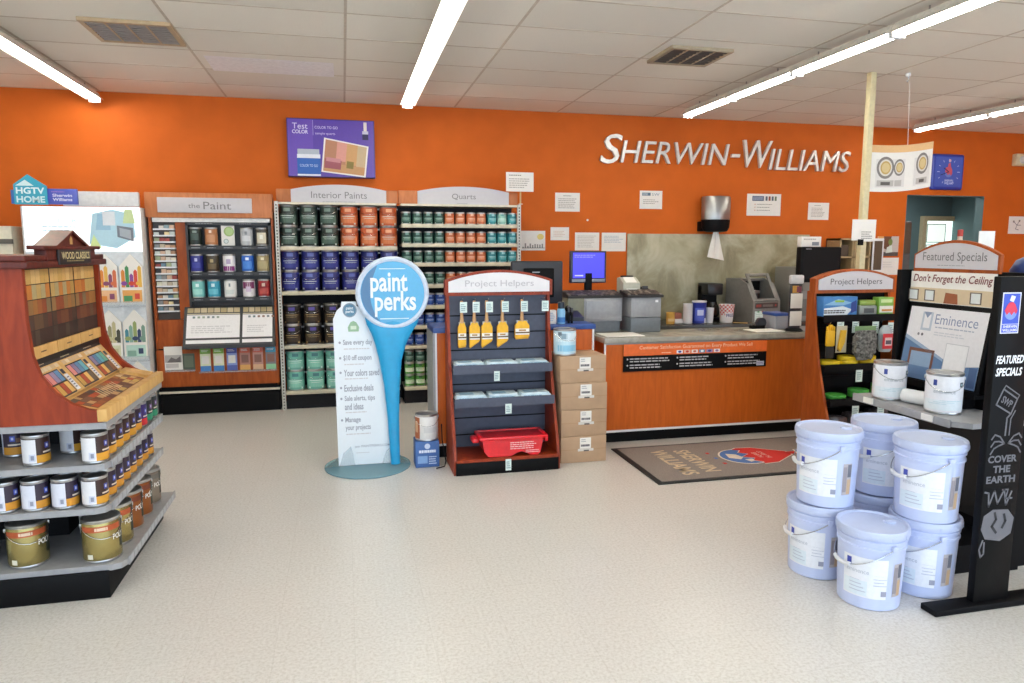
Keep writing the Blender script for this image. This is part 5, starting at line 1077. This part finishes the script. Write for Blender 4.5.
# cubby and papers near the post
CUB = mat('cubby_tan', (.66, .57, .42), .5)
t = thing('wall_cubby', 'tan open pigeonhole shelf on the wall behind the beige post', 'shelf', (5.64, 7.25, 1.28)); DK = ink('3a332c')
m = MB(); m.box(0, .59, .23, .248, 0, .40, DK); 
for x in (0, .17, .20, .40, .57): m.box(x, x + .02, 0, .23, 0, .40, CUB)
for z in (0, .17, .38): m.box(0, .42, 0, .23, z, z + .02, CUB)
m.build('carcass', t); m = MB(); m.box(.44, .59, -.01, .0, .0, .40, WPLAS); m.box(.46, .57, -.012, -.009, .03, .37, ink('5a4a38')); m.build('white_frame', t)
for i, (x, z, w_, h_, c) in enumerate(((.03, .192, .13, .13, '5a4a3c'), (.22, .022, .17, .10, '6e3a2c'), (.22, .192, .16, .15, '4a4038'))):
    tag(MB().box(5.64 + x, 5.64 + x + w_, 7.30, 7.45, 1.28 + z, 1.28 + z + h_, ink(c), .004).build('ledger_box'), 'dark %s box in the tan pigeonholes, %s compartment' % (['brown', 'reddish', 'grey-brown'][i], ['upper left', 'lower middle', 'upper middle'][i]), 'box')
t = thing('post_notice', 'white notice sheets taped at eye level to the beige post', 'notice', (4.265, 5.212, 1.685)); m = MB(); m.box(-.105, .125, -.006, -.0005, -.06, .115, PAPER); m.build('sheet', t); m = MB(); m.box(-.03, .10, -.011, -.006, -.068, .03, PAPER); F = FY(0, -.0113, 0); m.scribble(F, -.02, -.05, .09, .02, 4, 1, g2); m.build('front_sheet', t); m = MB(); m.box(-.05, .0, -.02, -.011, -.10, -.05, BLACKP); m.build('clip', t)
def photo_art(p, F, w, h): p.rect(F, -w, -h, -w * .45, h, 1, ink('d9a460')); p.rect(F, -w * .45, -h, w, h, 1, ink('c9c0b8')); p.poly(F, [(-w * .45, h), (w * .3, h), (w * .1, 0), (w * .0, -.4 * h), (-w * .45, -.2 * h)], 2, ink('6f4a34')); p.poly(F, [(-w * .1, -.1 * h), (w * .35, .1 * h), (w * .45, -.6 * h), (-w * .2, -.7 * h)], 3, ink('dfe6dc')); p.rect(F, -w * .45, -h, w, -h * .6, 2, ink('56504c')); p.disc(F, .03, .05, .03, .04, 4, ink('7a8a4a'))
paper(6.36, 6.66, 1.47, 1.71, 'photo print of a green plant and white vase on the orange wall', photo_art, nm='wall_picture', cat='picture')
paper(6.38, 6.68, 1.24, 1.45, 'plain white sheet directly below the plant photo print', lambda p, F, w, h: p.scribble(F, -w * .7, -h * .2, w * .5, h * .6, 3, 1, ink('dcd8d4')))
# ================================================================== right-hand project display
P2X, P2Y = 3.425, 4.37
pr2 = project_display(P2X, P2Y, 'orange project display with tapes, gloves and bagged rags at the end of counter', CHERRY, SIGNGREY, BLACKP, W=.67)
hdr_text(pr2, 'Project Helpers', .45, ink('5d5a5c'), W=.67)
for z, y in ((1.055, .275), (.69, .15), (.445, .075)): tray_shelf(pr2, z, y - .08 if z > 1 else y, BLACKP, .012, W=.67)
for i, (x, z, y) in enumerate(((.17, 1.02, .195), (.30, 1.02, .195), (.475, 1.01, .195), (.615, 1.00, .195), (.315, .655, .143), (.24, .40, .068), (.46, .415, .068))): price_tag(pr2, x, y, z, .055, .09)
def at2(x, y, z): return (P2X + x, P2Y + y, z)
t = thing('spray_tip_box', 'long blue and white carton on the top shelf of the right project display', 'box', at2(0.169, .225, 1.056)); MB().box(-.145, .145, -.02, .08, 0, .145, ink('3f7fc0', .4), .003).build('carton', t); m = MB(); F = FY(0, -.0205, 0); m.poly(F, [(-.14, .01), (.06, .01), (.10, .05), (.02, .075), (-.14, .06)], 1, ink('dfe9ee')); m.poly(F, [(-.14, .085), (-.02, .13), (.10, .10), (.02, .08)], 1, ink('86b8dc')); m.scribble(F, -.14, .02, .05, .05, 2, 2, ink('2a2c34'), fill=.6); m.poly(F, [(.09, .02), (.14, .04), (.135, .12), (.09, .10)], 2, ink('23408a')); m.rect(F, -.05, .105, .03, .12, 2, ink('9cc84a')); m.build('print', t)
t = thing('mask_pack', 'grey pack with green-yellow top beside the long blue carton', 'pack', at2(0.418, .23, 1.056)); MB().box(-.078, .078, -.02, .05, 0, .075, ink('8a928e', .4), .01).build('tray', t); MB().box(-.07, .07, -.015, .045, .075, .115, ink('86a04a', .4), .01).build('insert', t); m = MB(); m.rect(FY(0, -.0205, 0), -.04, .02, .05, .055, 1, ink('4a4e50')); m.build('print', t)
t = thing('green_carton', 'green-topped white carton at the right of the display top shelf', 'box', at2(0.574, .23, 1.056)); MB().box(-.066, .064, -.02, .05, 0, .135, ink('7fb04a', .4), .003).build('carton', t); m = MB(); F = FY(0, -.0205, 0); m.rect(F, -.06, .02, .06, .07, 1, ink('e6e4dc')); m.rect(F, -.04, .03, .05, .045, 2, ink('d08a3c')); m.rect(F, -.05, .095, .05, .12, 1, ink('c9dca0')); m.build('print', t)
for x in (.08, .178, .32, .525): hook(pr2, x, 1.0, .318, .12)
t = thing('work_glove', 'yellow and black work glove hanging at the left of the right display', 'glove', at2(.076, .178, .955)); m = MB(); m.box(-.036, .036, -.012, .012, -.12, -.0, ink('e6b21e', .5), .010); m.build('palm', t); m = MB(); m.box(-.034, .034, -.011, .011, -.21, -.12, ink('1e1d1c', .6), .010); m.build('cuff', t)
m = MB()
for k in range(4): m.box(-.034 + k * .0175, -.019 + k * .0175, -.010, .010, -.005, .03 + .012 * (k in (1, 2)), ink('e6b21e', .5), .006)
m.build('fingers', t)
t = thing('knife_pack', 'yellow and grey blister pack hanging second from left of the right display', 'pack', at2(.174, .187, .985)); MB().box(-.042, .05, -.003, .0, -.20, .0, ink('c9c2a8'), .002).build('backing_card', t); MB().prism([(-.01, -.03), (.03, -.03), (.02, -.12), (-.012, -.19), (-.032, -.17)], -.022, -.004, 'y', ink('e4b424', .4)).build('knife', t); m = MB(); m.rect(FY(0, -.0033, 0), -.03, -.19, .0, -.16, 1, ink('3a3a3c')); m.build('print', t)
t = thing('rag_bag', 'clear bag of dark grey rags hanging in the middle of the right display', 'bag', at2(.345, .14, .985))
m = MB(); b = bmesh.new(); bmesh.ops.create_icosphere(b, subdivisions=4, radius=1)
for v in b.verts:
    c_ = v.co; n_ = .09 * math.sin(c_.x * 11 + c_.z * 7) * math.sin(c_.y * 9 + c_.z * 5) + .06 * math.sin(c_.z * 17 + c_.x * 5); s = 1 + n_
    v.co = (max(-.09, min(.09, c_.x * .108 * s)), c_.y * .04 * s, -.13 + max(-.125, min(.10, c_.z * .135 * s)))
b.verts.index_update(); m.add([v.co[:] for v in b.verts], [[v.index for v in f.verts] for f in b.faces], mat('speckled_rags', (.42, .42, .41), .7, var=.42, scale=60), None, True); b.free(); m.build('rags', t)
MB().box(-.09, .09, -.002, .002, -.04, .0, ink('7a9a6a'), .0005).build('header_card', t)
t = thing('red_bottle_pack', 'red-labelled grey pack hanging at the right of the right display', 'pack', at2(.535, .155, .985)); m = MB(); m.lathe([(.045, -.20), (.06, -.18), (.062, -.08), (.05, -.03), (.025, -.0)], ink('a8b2b8', .3), 20, sy=.5); m.build('body', t); m = MB(); F = FY(0, -.0335, 0); m.rect(F, -.05, -.175, .05, -.06, 1, ink('cc3038')); m.rect(F, -.03, -.15, .03, -.09, 2, ink('e8c8c8')); m.rect(F, -.025, -.14, .025, -.11, 3, ink('5a4a58')); m.build('label', t)
TY = ink('e8c81e', .4); TG = ink('3f9a3c', .4)
def tape(x, y, z, m_, label, grp, tilt=0):
    t = thing('tape_roll', label, 'tape roll', at2(x, y, z), 0, grp); c = ink('c9b890') if m_ is TY else ink('24602c')
    MB().lathe([(.038, 0), (.072, 0), (.074, .003), (.074, .026), (.072, .029), (.038, .029)], m_, 26).build('roll', t); MB().lathe([(.034, .001), (.038, .001), (.038, .028), (.034, .028)], c, 20).build('core', t)
for i, (x, y, z) in enumerate(((.125, .235, .691), (.28, .23, .691), (.44, .235, .691), (.28, .235, .721), (.44, .24, .721))): tape(x, y, z, TY, 'yellow masking tape roll on the right display, %s' % ['left single roll', 'bottom of the middle pile', 'bottom of the right pile', 'top of the middle pile', 'top of the right pile'][i], 'yellow tape rolls')
for i, (x, y, z) in enumerate(((.135, .16, .446), (.34, .17, .446), (.34, .17, .476), (.54, .17, .446), (.54, .17, .476), (.54, .17, .506))): tape(x, y, z, TG, 'green masking tape roll on the lower display shelf, %s' % ['left single roll', 'lower of the middle pair', 'upper of the middle pair', 'bottom of the right pile of three', 'middle of the right pile of three', 'top of the right pile of three'][i], 'green tape rolls')
random.seed(9)
for i in range(3):
    t = thing('plastic_pack', 'clear grey plastic pack on the deck of the right display, %s of three' % ['left', 'middle', 'right'][i], 'pack', at2(.135 + i * .20, .175, .114), 0, 'plastic packs')
    m = MB(); m.box(-.095, .095, -.06, .06, 0, .20 + .02 * i, mat('smoky_plastic', (.32, .31, .33), .15, var=.2, scale=30), .03); m.build('pouch', t); m = MB(); m.rect(FY(0, -.0605, 0), -.05, .08, .03, .15, 1, ink(['a8363c', 'c9c6c8', '6a8a9a'][i])); m.build('label', t)

# ================================================================== featured specials gondola, right
FX, FY0, FY1 = 3.09, 2.62, 3.37
t = thing('featured_gondola', 'black gondola with arched Featured Specials header and grey shelf, right side', 'display stand', (3.1, 3.0, 0))
wp_(MB().box(3.10, 3.16, FY0 + .02, FY1 - .0, 0, 1.44, BLACKP), 'spine_panel', t)
wp_(MB().box(2.80, 3.10, FY0 + .05, FY1 - .02, 0, .14, BLACKM), 'base', t)
wp_(MB().box(3.02, 3.10, FY1 - .01, FY1 + .025, .14, 1.44, BLACKP, .003), 'side_panel', t)
m = MB(); m.prism([(2.745, FY0 + .06), (2.80, FY0), (3.10, FY0), (3.10, FY1 - .02), (2.745, FY1 - .02)], .727, .753, 'z', GREYM); sh = wp_(m, 'shelf', t)
m = MB(); m.box(2.737, 2.746, FY0 + .07, FY1 - .03, .721, .759, GREYM); wp_(m, 'price_rail', t)
for y in (FY0 + .20, FY0 + .60): m = MB(); m.box(2.730, 2.736, y - .04, y + .03, .727, .757, PAPER); wp_(m, 'price_tag', t)
m = MB(); m.box(3.085, 3.10, FY0 + .06, FY1 - .02, .20, .70, mat('black_slat', (.07, .07, .075), .5)); wp_(m, 'lower_panel', t)
# header, poster and slanted advert facing the aisle
yc = 3.08; hw = .262
F0 = FXM(3.085, yc, 0)
def fm(t, mb, nm): return mb.build(nm, t, (-3.1, -3.0, 0))
m = MB(); m.prism([(-a, z) for a, z in arc(hw + .006, 1.432, 1.525, 1.598)][::-1], 0, .018, 'z', CHERRY, M=F0 @ Matrix.Translation((0, 0, -.018))); fm(t, m, 'header_board')
m = MB(); m.prism(arc(hw - .008, 1.450, 1.52, 1.583), 0, .006, 'z', SIGNGREY, M=F0); fm(t, m, 'header_sign')
m = MB(); F = F0 @ Matrix.Translation((0, 0, .0063)); m.text(F, 'Featured Specials', 0, 1.507, .40, .058, 1, ink('6c6a6c')); m.scribble(F, -.10, 1.463, .10, 1.471, 1, 1, ink('9a989a')); fm(t, m, 'lettering')
t2 = thing('ceiling_poster', 'white poster reading Do not Forget the Ceiling in italics, under the arched header', 'poster', (3.07, yc, 1.35))
m = MB(); F = FXM(3.084, yc, 0); m.box(-.272, .262, 1.265, 1.432, .001, .006, PAPER, 0, F); m.build('sheet', t2, (-3.07, -yc, -1.35))
m = MB(); F = FXM(3.0775, yc, 0); m.text(F, "Don't Forget the Ceiling", -.005, 1.392, .50, .054, 1, ink('7a3434'), shear=.25, bold=.012); m.rect(F, -.272, 1.268, .262, 1.345, 1, ink('d8c4a4'))
for u in (-.28, -.17, .12): m.rect(F, u, 1.275, u + .07, 1.335, 2, ink('6a6058')); m.rect(F, u + .008, 1.28, u + .062, 1.33, 3, ink('dfe4e4'))
m.poly(F, [(-.04, 1.268), (.05, 1.268), (.045, 1.32), (-.03, 1.325)], 3, ink('9a5a3a')); m.build('print', t2, (-3.07, -yc, -1.35))
# slanted framed advert
t3 = thing('ceiling_paint_advert', 'black framed slanted Eminence advert with blue room picture above the shelf cans', 'advert', (3.03, yc, .745))
a0 = Vector((3.01, 0, .835)); a1 = Vector((3.075, 0, 1.262)); upv = (a1 - a0).normalized(); H_ = (a1 - a0).length
Fa = frame((a0.x, yc, a0.z), (0, -1, 0), upv); m = MB(); m.box(-.262, .265, -.0, H_, -.018, 0, BLACKP, .004, Fa); m.build('frame_board', t3, (-3.03, -yc, -.745))
m = MB(); F = Fa; m.rect(F, -.245, .02, .25, H_ - .022, 1, ink('e9e8ec', .35))
m.rect(F, -.155, .285, -.085, .385, 2, ink('bcc6d4')); m.rect(F, -.142, .298, -.098, .372, 3, ink('e9e8ec')); m.poly(F, [(-.146, .385), (-.094, .385), (-.12, .352)], 4, ink('8a98b4'))
m.text(F, 'Eminence', .065, .352, .265, .052, 2, ink('8a96b4')); m.scribble(F, -.06, .302, .19, .315, 1, 2, ink('a9b2c4'), ragged=.05); m.scribble(F, -.06, .262, .18, .288, 2, 2, ink('cfd2da'))
m.poly(F, [(-.245, .02), (.25, .02), (.25, .14), (.13, .12), (.03, .15), (-.245, .255)], 2, ink('5f7fa8')); m.poly(F, [(-.245, .255), (-.245, .235), (.03, .135), (.03, .15)], 3, ink('9db2cc'))
m.rect(F, -.20, .045, -.03, .185, 3, ink('7a5244')); m.rect(F, -.185, .045, -.045, .168, 4, ink('8ea8c6')); m.rect(F, -.185, .045, -.045, .09, 5, ink('6484ae')); m.rect(F, .035, .02, .175, .235, 4, ink('c9cad0')); m.rect(F, .039, .02, .171, .231, 5, ink('efeff2')); m.rect(F, .20, .03, .245, .13, 4, ink('46628c')); m.disc(F, -.16, .262, .008, .008, 3, ink('8a8a90'), 10); m.disc(F, -.135, .262, .008, .008, 3, ink('6a6a72'), 10)
m.build('print', t3, (-3.03, -yc, -.745)); m = MB(); m.box(3.01, 3.074, yc - .26, yc + .26, .815, .832, BLACKP); m.box(3.0, 3.009, yc - .265, yc + .265, .815, .85, BLACKP); m.build('ledge', t3, (-3.03, -yc, -.745))
m = MB(); m.box(3.078, 3.0995, yc - .26, yc + .26, .754, 1.25, BLACKP); m.box(3.01, 3.08, yc - .2, yc - .18, .754, .816, BLACKP); m.box(3.01, 3.08, yc + .18, yc + .2, .754, .816, BLACKP); m.build('back_stand', t3, (-3.03, -yc, -.745))
def art_em(l, r):
    l.patch(r * 1.003, -80, 80, .02, .182, ink('efeff4', .35), 10); l.patch(r * 1.004, -80, 80, .02, .07, ink('e6eef4', .35), 10); l.patch(r * 1.006, -44, -32, .14, .168, ink('3a4a9a'), 3)
    l.text(None, 'eminence', r * RAD(-8), .112, .095, .018, 3, ink('a9b0b6'), bend=r * 1.006); l.patch(r * 1.006, 42, 58, .135, .158, ink('4c5660'), 4); l.patch(r * 1.008, 46, 54, .141, .152, ink('9ab0b8'), 3)
    for k in range(3): l.patch(r * 1.006, -60 + k * 20, 0 + k * 25, .05 + k * .008, .0525 + k * .008, ink('c4dbe4'), 6)
can_meshes('eminence', .082, .20, ink('ececf2', .35), art_em, seg=30)
put_can('eminence', 2.868, 2.865, .754, 'white gallon paint can nearest the end sign on the grey shelf', 'white gallon cans on the grey shelf', -.6, 'gallon_can')
put_can('eminence', 2.85, 3.205, .754, 'white gallon paint can at the far end of the grey shelf', 'white gallon cans on the grey shelf', -.3, 'gallon_can')
t = thing('roller_pack', 'white wrapped roller sleeve lying between the two white gallon cans', 'roller', (2.87, 3.035, .754))
m = MB(); M = Matrix.Translation((0, 0, .037)) @ Matrix.Rotation(PI / 2, 4, 'X') @ Matrix.Rotation(.3, 4, 'Y'); m.lathe([(.018, -.07), (.034, -.066), (.036, -.055), (.036, .055), (.034, .066), (.018, .07)], WPLAS, 18, M=M); m.build('sleeve', t); m = MB(); m.lathe([(.012, -.075), (.016, -.075), (.016, .075), (.012, .075)], ink('c9c4c0'), 12, M=M); m.build('core', t)
t = thing('blue_ball', 'round blue object on top of the black display at the right edge', 'ball', (3.29, 2.80, 1.347)); MB().lathe([(.0001, .0), (.06, .012), (.10, .05), (.11, .10), (.085, .15), (.04, .175), (.0001, .18)], ink('27407a', .4), 24).build('dome', t)
wp_(MB().box(3.16, 3.50, FY0 + .05, FY1 - .02, 1.30, 1.345, BLACKP), 'top_ledge', [o for o in C.objects if o.name == 'featured_gondola'][0])
wp_(MB().box(3.16, 3.42, FY0 + .05, FY0 + .10, 0, 1.30, BLACKP), 'rear_upright', [o for o in C.objects if o.name == 'featured_gondola'][0])
t = thing('small_card', 'small white card standing behind the arched featured header', 'card', (3.30, 3.10, 1.346)); MB().box(-.05, .05, 0, .004, .03, .30, PAPER).build('card', t); MB().box(-.05, .05, -.02, .024, 0, .03, BLACKP).build('foot', t)
t = thing('small_bottle', 'tiny red-capped white bottle behind the arched featured header', 'bottle', (3.27, 3.24, 1.346)); MB().lathe([(.025, 0), (.027, .02), (.027, .22), (.012, .26), (.012, .275)], ink('d8c4b4', .3), 14).build('body', t); MB().lathe([(.014, .275), (.014, .31), (.0001, .312)], ink('b8443c'), 12).build('cap', t)
# end sign on a foot bar
t = thing('end_sign', 'tall narrow black end sign with white lettering on a flat foot bar', 'sign', (2.700, 2.39, 0))
MB().box(-.30, .48, -.042, .042, 0.0, .028, BLACKM, .005).build('foot_bar', t); MB().box(-.085, .10, -.018, .018, .028, 1.44, mat('satin_black_sign', (.04, .04, .046), .5, spec=.15), .004).build('panel', t)
m = MB(); F = FY(-.026, -.0183, 0); m.rect(F, -.045, 1.205, .048, 1.375, 1, ink('e6e6f0')); m.rect(F, -.040, 1.245, .043, 1.37, 2, ink('3552c4', .35)); m.rect(F, -.040, 1.209, .043, 1.243, 2, ink('4a62cc', .35))
m.disc(F, .0, 1.29, .030, .028, 3, ink('7f9ae0')); m.poly(F, [(-.033, 1.30), (-.02, 1.325), (-.008, 1.335), (.008, 1.335), (.02, 1.325), (.033, 1.30), (.026, 1.285), (.016, 1.295), (.004, 1.28), (-.008, 1.294), (-.02, 1.282)], 4, ink('d83a54')); m.poly(F, [(-.012, 1.342), (.008, 1.335), (.018, 1.358), (-.004, 1.364)], 5, ink('dfe4f6'))
m.text(F, 'SHERWIN', .0015, 1.234, .07, .011, 4, ink('f0f0fa'), bold=.02); m.text(F, 'WILLIAMS', .0015, 1.219, .074, .011, 4, ink('f0f0fa'), bold=.02); m.build('emblem_plate', t)
F = FY(-.014, -.0183, 0); m = MB(); m.text(F, 'FEATURED', .008, 1.095, .142, .035, 1, ink('f2f2f4'), shear=.22, bold=.028); m.text(F, 'SPECIALS', .008, 1.043, .136, .035, 1, ink('f2f2f4'), shear=.22, bold=.028); m.build('lettering', t)
gy = ink('6a6a70'); m = MB(); F = FY(-.004, -.0183, 0)
m.line(F, [(-.052, .905), (-.02, .97), (.055, .925), (.028, .862), (-.052, .905)], .007, 1, gy); m.line(F, [(-.02, .97), (-.01, .985), (.065, .94), (.055, .925)], .005, 1, gy); m.text(F, 'SWP', .002, .915, .06, .032, 2, gy, bold=.03, rot=-.5)
m.line(F, [(.028, .862), (.01, .845), (.008, .77)], .008, 1, gy); m.line(F, [(.05, .875), (.03, .84), (.028, .77)], .006, 1, gy)
for s in (-1, 1):
    for k in range(3): m.line(F, [(.018 + s * .01, .735), (.018 + s * (.035 + k * .003), .765 - k * .02), (.018 + s * (.062), .775 - k * .03), (.018 + s * .078, .755 - k * .032)], .007, 1, gy)
for i, (s, w_) in enumerate((('COVER', .15), ('THE', .09), ('EARTH', .15))): m.text(F, s, .006, .668 - i * .045, w_, .032, 1, gy, bold=.035)
m.line(F, [(-.07, .525), (-.05, .52), (-.045, .46), (-.02, .53), (.0, .47), (.03, .53), (.045, .46), (.07, .52)], .008, 1, gy); m.line(F, [(.02, .53), (.05, .53), (.04, .49), (.075, .49)], .007, 1, gy)
m.poly(F, [(-.075, .36), (-.05, .315), (.03, .30), (.085, .33), (.095, .40), (.06, .44), (-.02, .445), (-.065, .42)], 1, gy); m.line(F, [(-.01, .43), (.0, .40), (-.02, .37), (.005, .34)], .012, 2, ink('2a2a2e')); m.line(F, [(.04, .42), (.05, .39), (.035, .36)], .012, 2, ink('2a2a2e')); m.line(F, [(-.06, .31), (-.075, .27), (-.065, .235), (-.05, .25), (-.052, .30)], .008, 1, gy); m.build('emblem_drawing', t)
# goods on the shelf behind the sign
t = thing('rear_shelving', 'black shelf with cartons glimpsed behind the end sign at right edge', 'shelving', (3.55, 2.75, 0))
m = MB()
for z in (.03, .40, .80): m.box(-.10, .6, -.05, .45, z - .03, z, BLACKM)
m.build('shelf', t); MB().box(-.10, .6, .40, .45, 0, 1.2, BLACKM).build('back_panel', t)
for i, (z, c, n_) in enumerate(((.401, 'dfe0c8', 'cream and green'), (.801, 'c9d2b0', 'pale green'))):
    t = thing('rear_carton', n_ + ' carton on the rear shelf at the right edge', 'box', (3.60, 2.80, z)); MB().box(-.12, .1, -.07, .1, 0, .25, ink(c), .004).build('carton', t); m = MB(); F = FY(0, -.0705, 0); m.rect(F, -.11, .04, .09, .12, 1, ink('7f9a5a')); m.scribble(F, -.1, .14, .08, .22, 3, 1, ink('4a4a44')); m.build('print', t)

# ================================================================== five-gallon pails
def pail(x, y, z, rot, label):
    d = CANS.get('pail')
    if d is None:
        d = {}; b = MB(); b.lathe([(.122, 0), (.127, .004), (.1305, .10), (.1365, .262), (.1365, .270), (.142, .272), (.142, .280), (.1365, .283), (.1375, .300), (.143, .302), (.143, .311), (.1385, .314), (.139, .335)], BUCKET, 48); d['body'] = b.mesh('body')
        l = MB(); l.lathe([(.141, .318), (.1475, .320), (.149, .325), (.149, .348), (.146, .356), (.139, .358), (.134, .356), (.130, .350), (.0001, .349)], BUCKLID, 48)
        for k in range(12):
            a = 2 * PI * k / 12; l.box(-.012, .012, .1482, .1505, .322, .340, BUCKLID, .001, Matrix.Rotation(a, 4, 'Z'))
        l.lathe([(.026, .349), (.026, .356), (.02, .359), (.0001, .359)], BUCKLID, 20, .07, .04); d['lid'] = l.mesh('lid')
        p = MB(); R0, R1 = .1375, .1432; q = lambda z_: .127 + (.1365 - .127) * z_ / .265 + .0012
        p.patch(q(.055), -54, 26, .055, .235, ink('eceef6', .4), 14, q(.235)); p.patch(q(.06) + .0006, -52, -8, .062, .13, ink('dfeaf4', .4), 8, q(.13) + .0006)
        p.patch(q(.2) + .0012, -46, -37, .193, .225, ink('4452b0'), 3, q(.232) + .0012); p.text(None, 'eminence', -.062, .172, .095, .017, 0, ink('b4bac8'), bend=q(.18) + .0014); p.patch(q(.08) + .0012, 16, 26, .07, .093, ink('9a9cb0'), 3, q(.093) + .0012)
        for k in range(7): p.patch(q(.10) + .0014, 2 + (k % 2), 26 - (k * 5) % 9, .115 + k * .014, .119 + k * .014, ink('c4c8d8'), 4, q(.12) + .0016)
        for k in range(4): p.patch(q(.09) + .0014, -40, -10 - k * 4, .08 + k * .016, .084 + k * .016, ink('c0c6d8'), 4, q(.1) + .0016)
        d['label'] = p.mesh('label')
        p = MB(); p.patch(q(.06) + .0005, 38, 58, .065, .215, ink('b9b2b6'), 5, q(.215) + .0005); p.patch(q(.08) + .0011, 39, 47, .08, .20, ink('9a9298'), 3, q(.20) + .0011); p.patch(q(.08) + .0012, 48, 57, .07, .14, ink('c8a888'), 3, q(.14) + .0012); p.patch(q(.15) + .0012, 48, 57, .15, .21, ink('6a6c7a'), 3, q(.21) + .0012); d['stock_label'] = p.mesh('stock_label')
        w = MB(); pts = []; rr = .1475
        for k in range(19):
            a = RAD(-90 + 10 * k) ; pts.append((rr * math.sin(a), -rr * math.cos(a), .288 - .10 * math.cos(a)))
        M = Matrix.Rotation(RAD(5), 4, 'Z'); w.tube(pts, .0022, CHROME, 6, M)
        for s in (-1, 1): w.box(s * .1455 - .007, s * .1455 + .007, -.012, .012, .274, .300, BUCKET, .003, M)
        d['wire_handle'] = w.mesh('wire_handle')
        h = MB(); c_ = len(pts) // 2; h.tube([Vector(p_) for p_ in pts[c_ - 2:c_ + 3]], .0095, WPLAS, 8, M); d['grip'] = h.mesh('grip')
        CANS['pail'] = d
    t = thing('paint_pail', label, 'pail', (x, y, z), rot, 'white five-gallon pails')
    for k in ('body', 'lid', 'label', 'stock_label'): obj(k, d[k], t)
    # the bail hangs to the label's left, as the pails stand in the shop
    h = obj('wire_handle', d['wire_handle'], t, (0, 0, 0), RAD(-62)); obj('grip', d['grip'], h)
ym = [(2.245, 2.565, 0.001, -.62, 'lavender-white pail standing alone nearest the camera, in front of the two stacks'), (2.205, 2.875, .001, -.85, 'lavender-white pail at the bottom of the left stack'), (2.556, 2.60, .001, -.80, 'lavender-white pail at the bottom of the right stack, by the foot bar'), (2.575, 2.925, .001, -.4, 'lavender-white pail at the bottom of the rear stack, mostly hidden'),
      (2.215, 2.85, .361, -.78, 'lavender-white pail on top of the left stack'), (2.58, 2.918, .361, -.42, 'lavender-white pail on top of the rear stack, between the other two'), (2.532, 2.58, .361, -.72, 'lavender-white pail on top of the right stack, nearest the sign')]
for a in ym: pail(a[0], a[1], a[2], a[3], a[4])

# ================================================================== light, camera
w = bpy.data.worlds.new('daylight'); bpy.context.scene.world = w; w.use_nodes = True
bg = w.node_tree.nodes['Background']; bg.inputs['Color'].default_value = (.66, .82, 1.0, 1); bg.inputs['Strength'].default_value = 3.35
ld = bpy.data.lights.new('storefront_daylight', 'AREA'); ld.shape = 'RECTANGLE'; ld.size = 13.5; ld.size_y = 2.5; ld.cycles.is_portal = True
lo = bpy.data.objects.new('storefront_daylight', ld); C.objects.link(lo); lo.location = (2.55, -3.26, 1.5); lo.rotation_euler = (RAD(90), 0, 0)
pl_ = bpy.data.lights.new('passage_fill', 'AREA'); pl_.size = .6; pl_.energy = 14; po = bpy.data.objects.new('passage_fill', pl_); C.objects.link(po); po.location = (7.6, 8.4, 2.45)  # unseen area light, added only to brighten the teal passage
cam = bpy.data.cameras.new('camera'); co = bpy.data.objects.new('camera', cam); C.objects.link(co)
cam.sensor_width = 36; cam.lens = 710 / 1024 * 36; cam.clip_start = .05; cam.clip_end = 60
co.location = (0, 0, 1.55); co.rotation_euler = (RAD(90 - 7.383), 0, -RAD(13.282))
sc = bpy.context.scene; sc.camera = co
sc.view_settings.view_transform = 'Standard'; sc.view_settings.look = 'None'; sc.view_settings.gamma = 1; sc.view_settings.use_curve_mapping = False; sc.view_settings.exposure = 0.47
sc.cycles.use_denoising = True; sc.cycles.max_bounces = 8; sc.cycles.diffuse_bounces = 4; sc.cycles.sample_clamp_indirect = 6; sc.cycles.caustics_reflective = False; sc.cycles.caustics_refractive = False
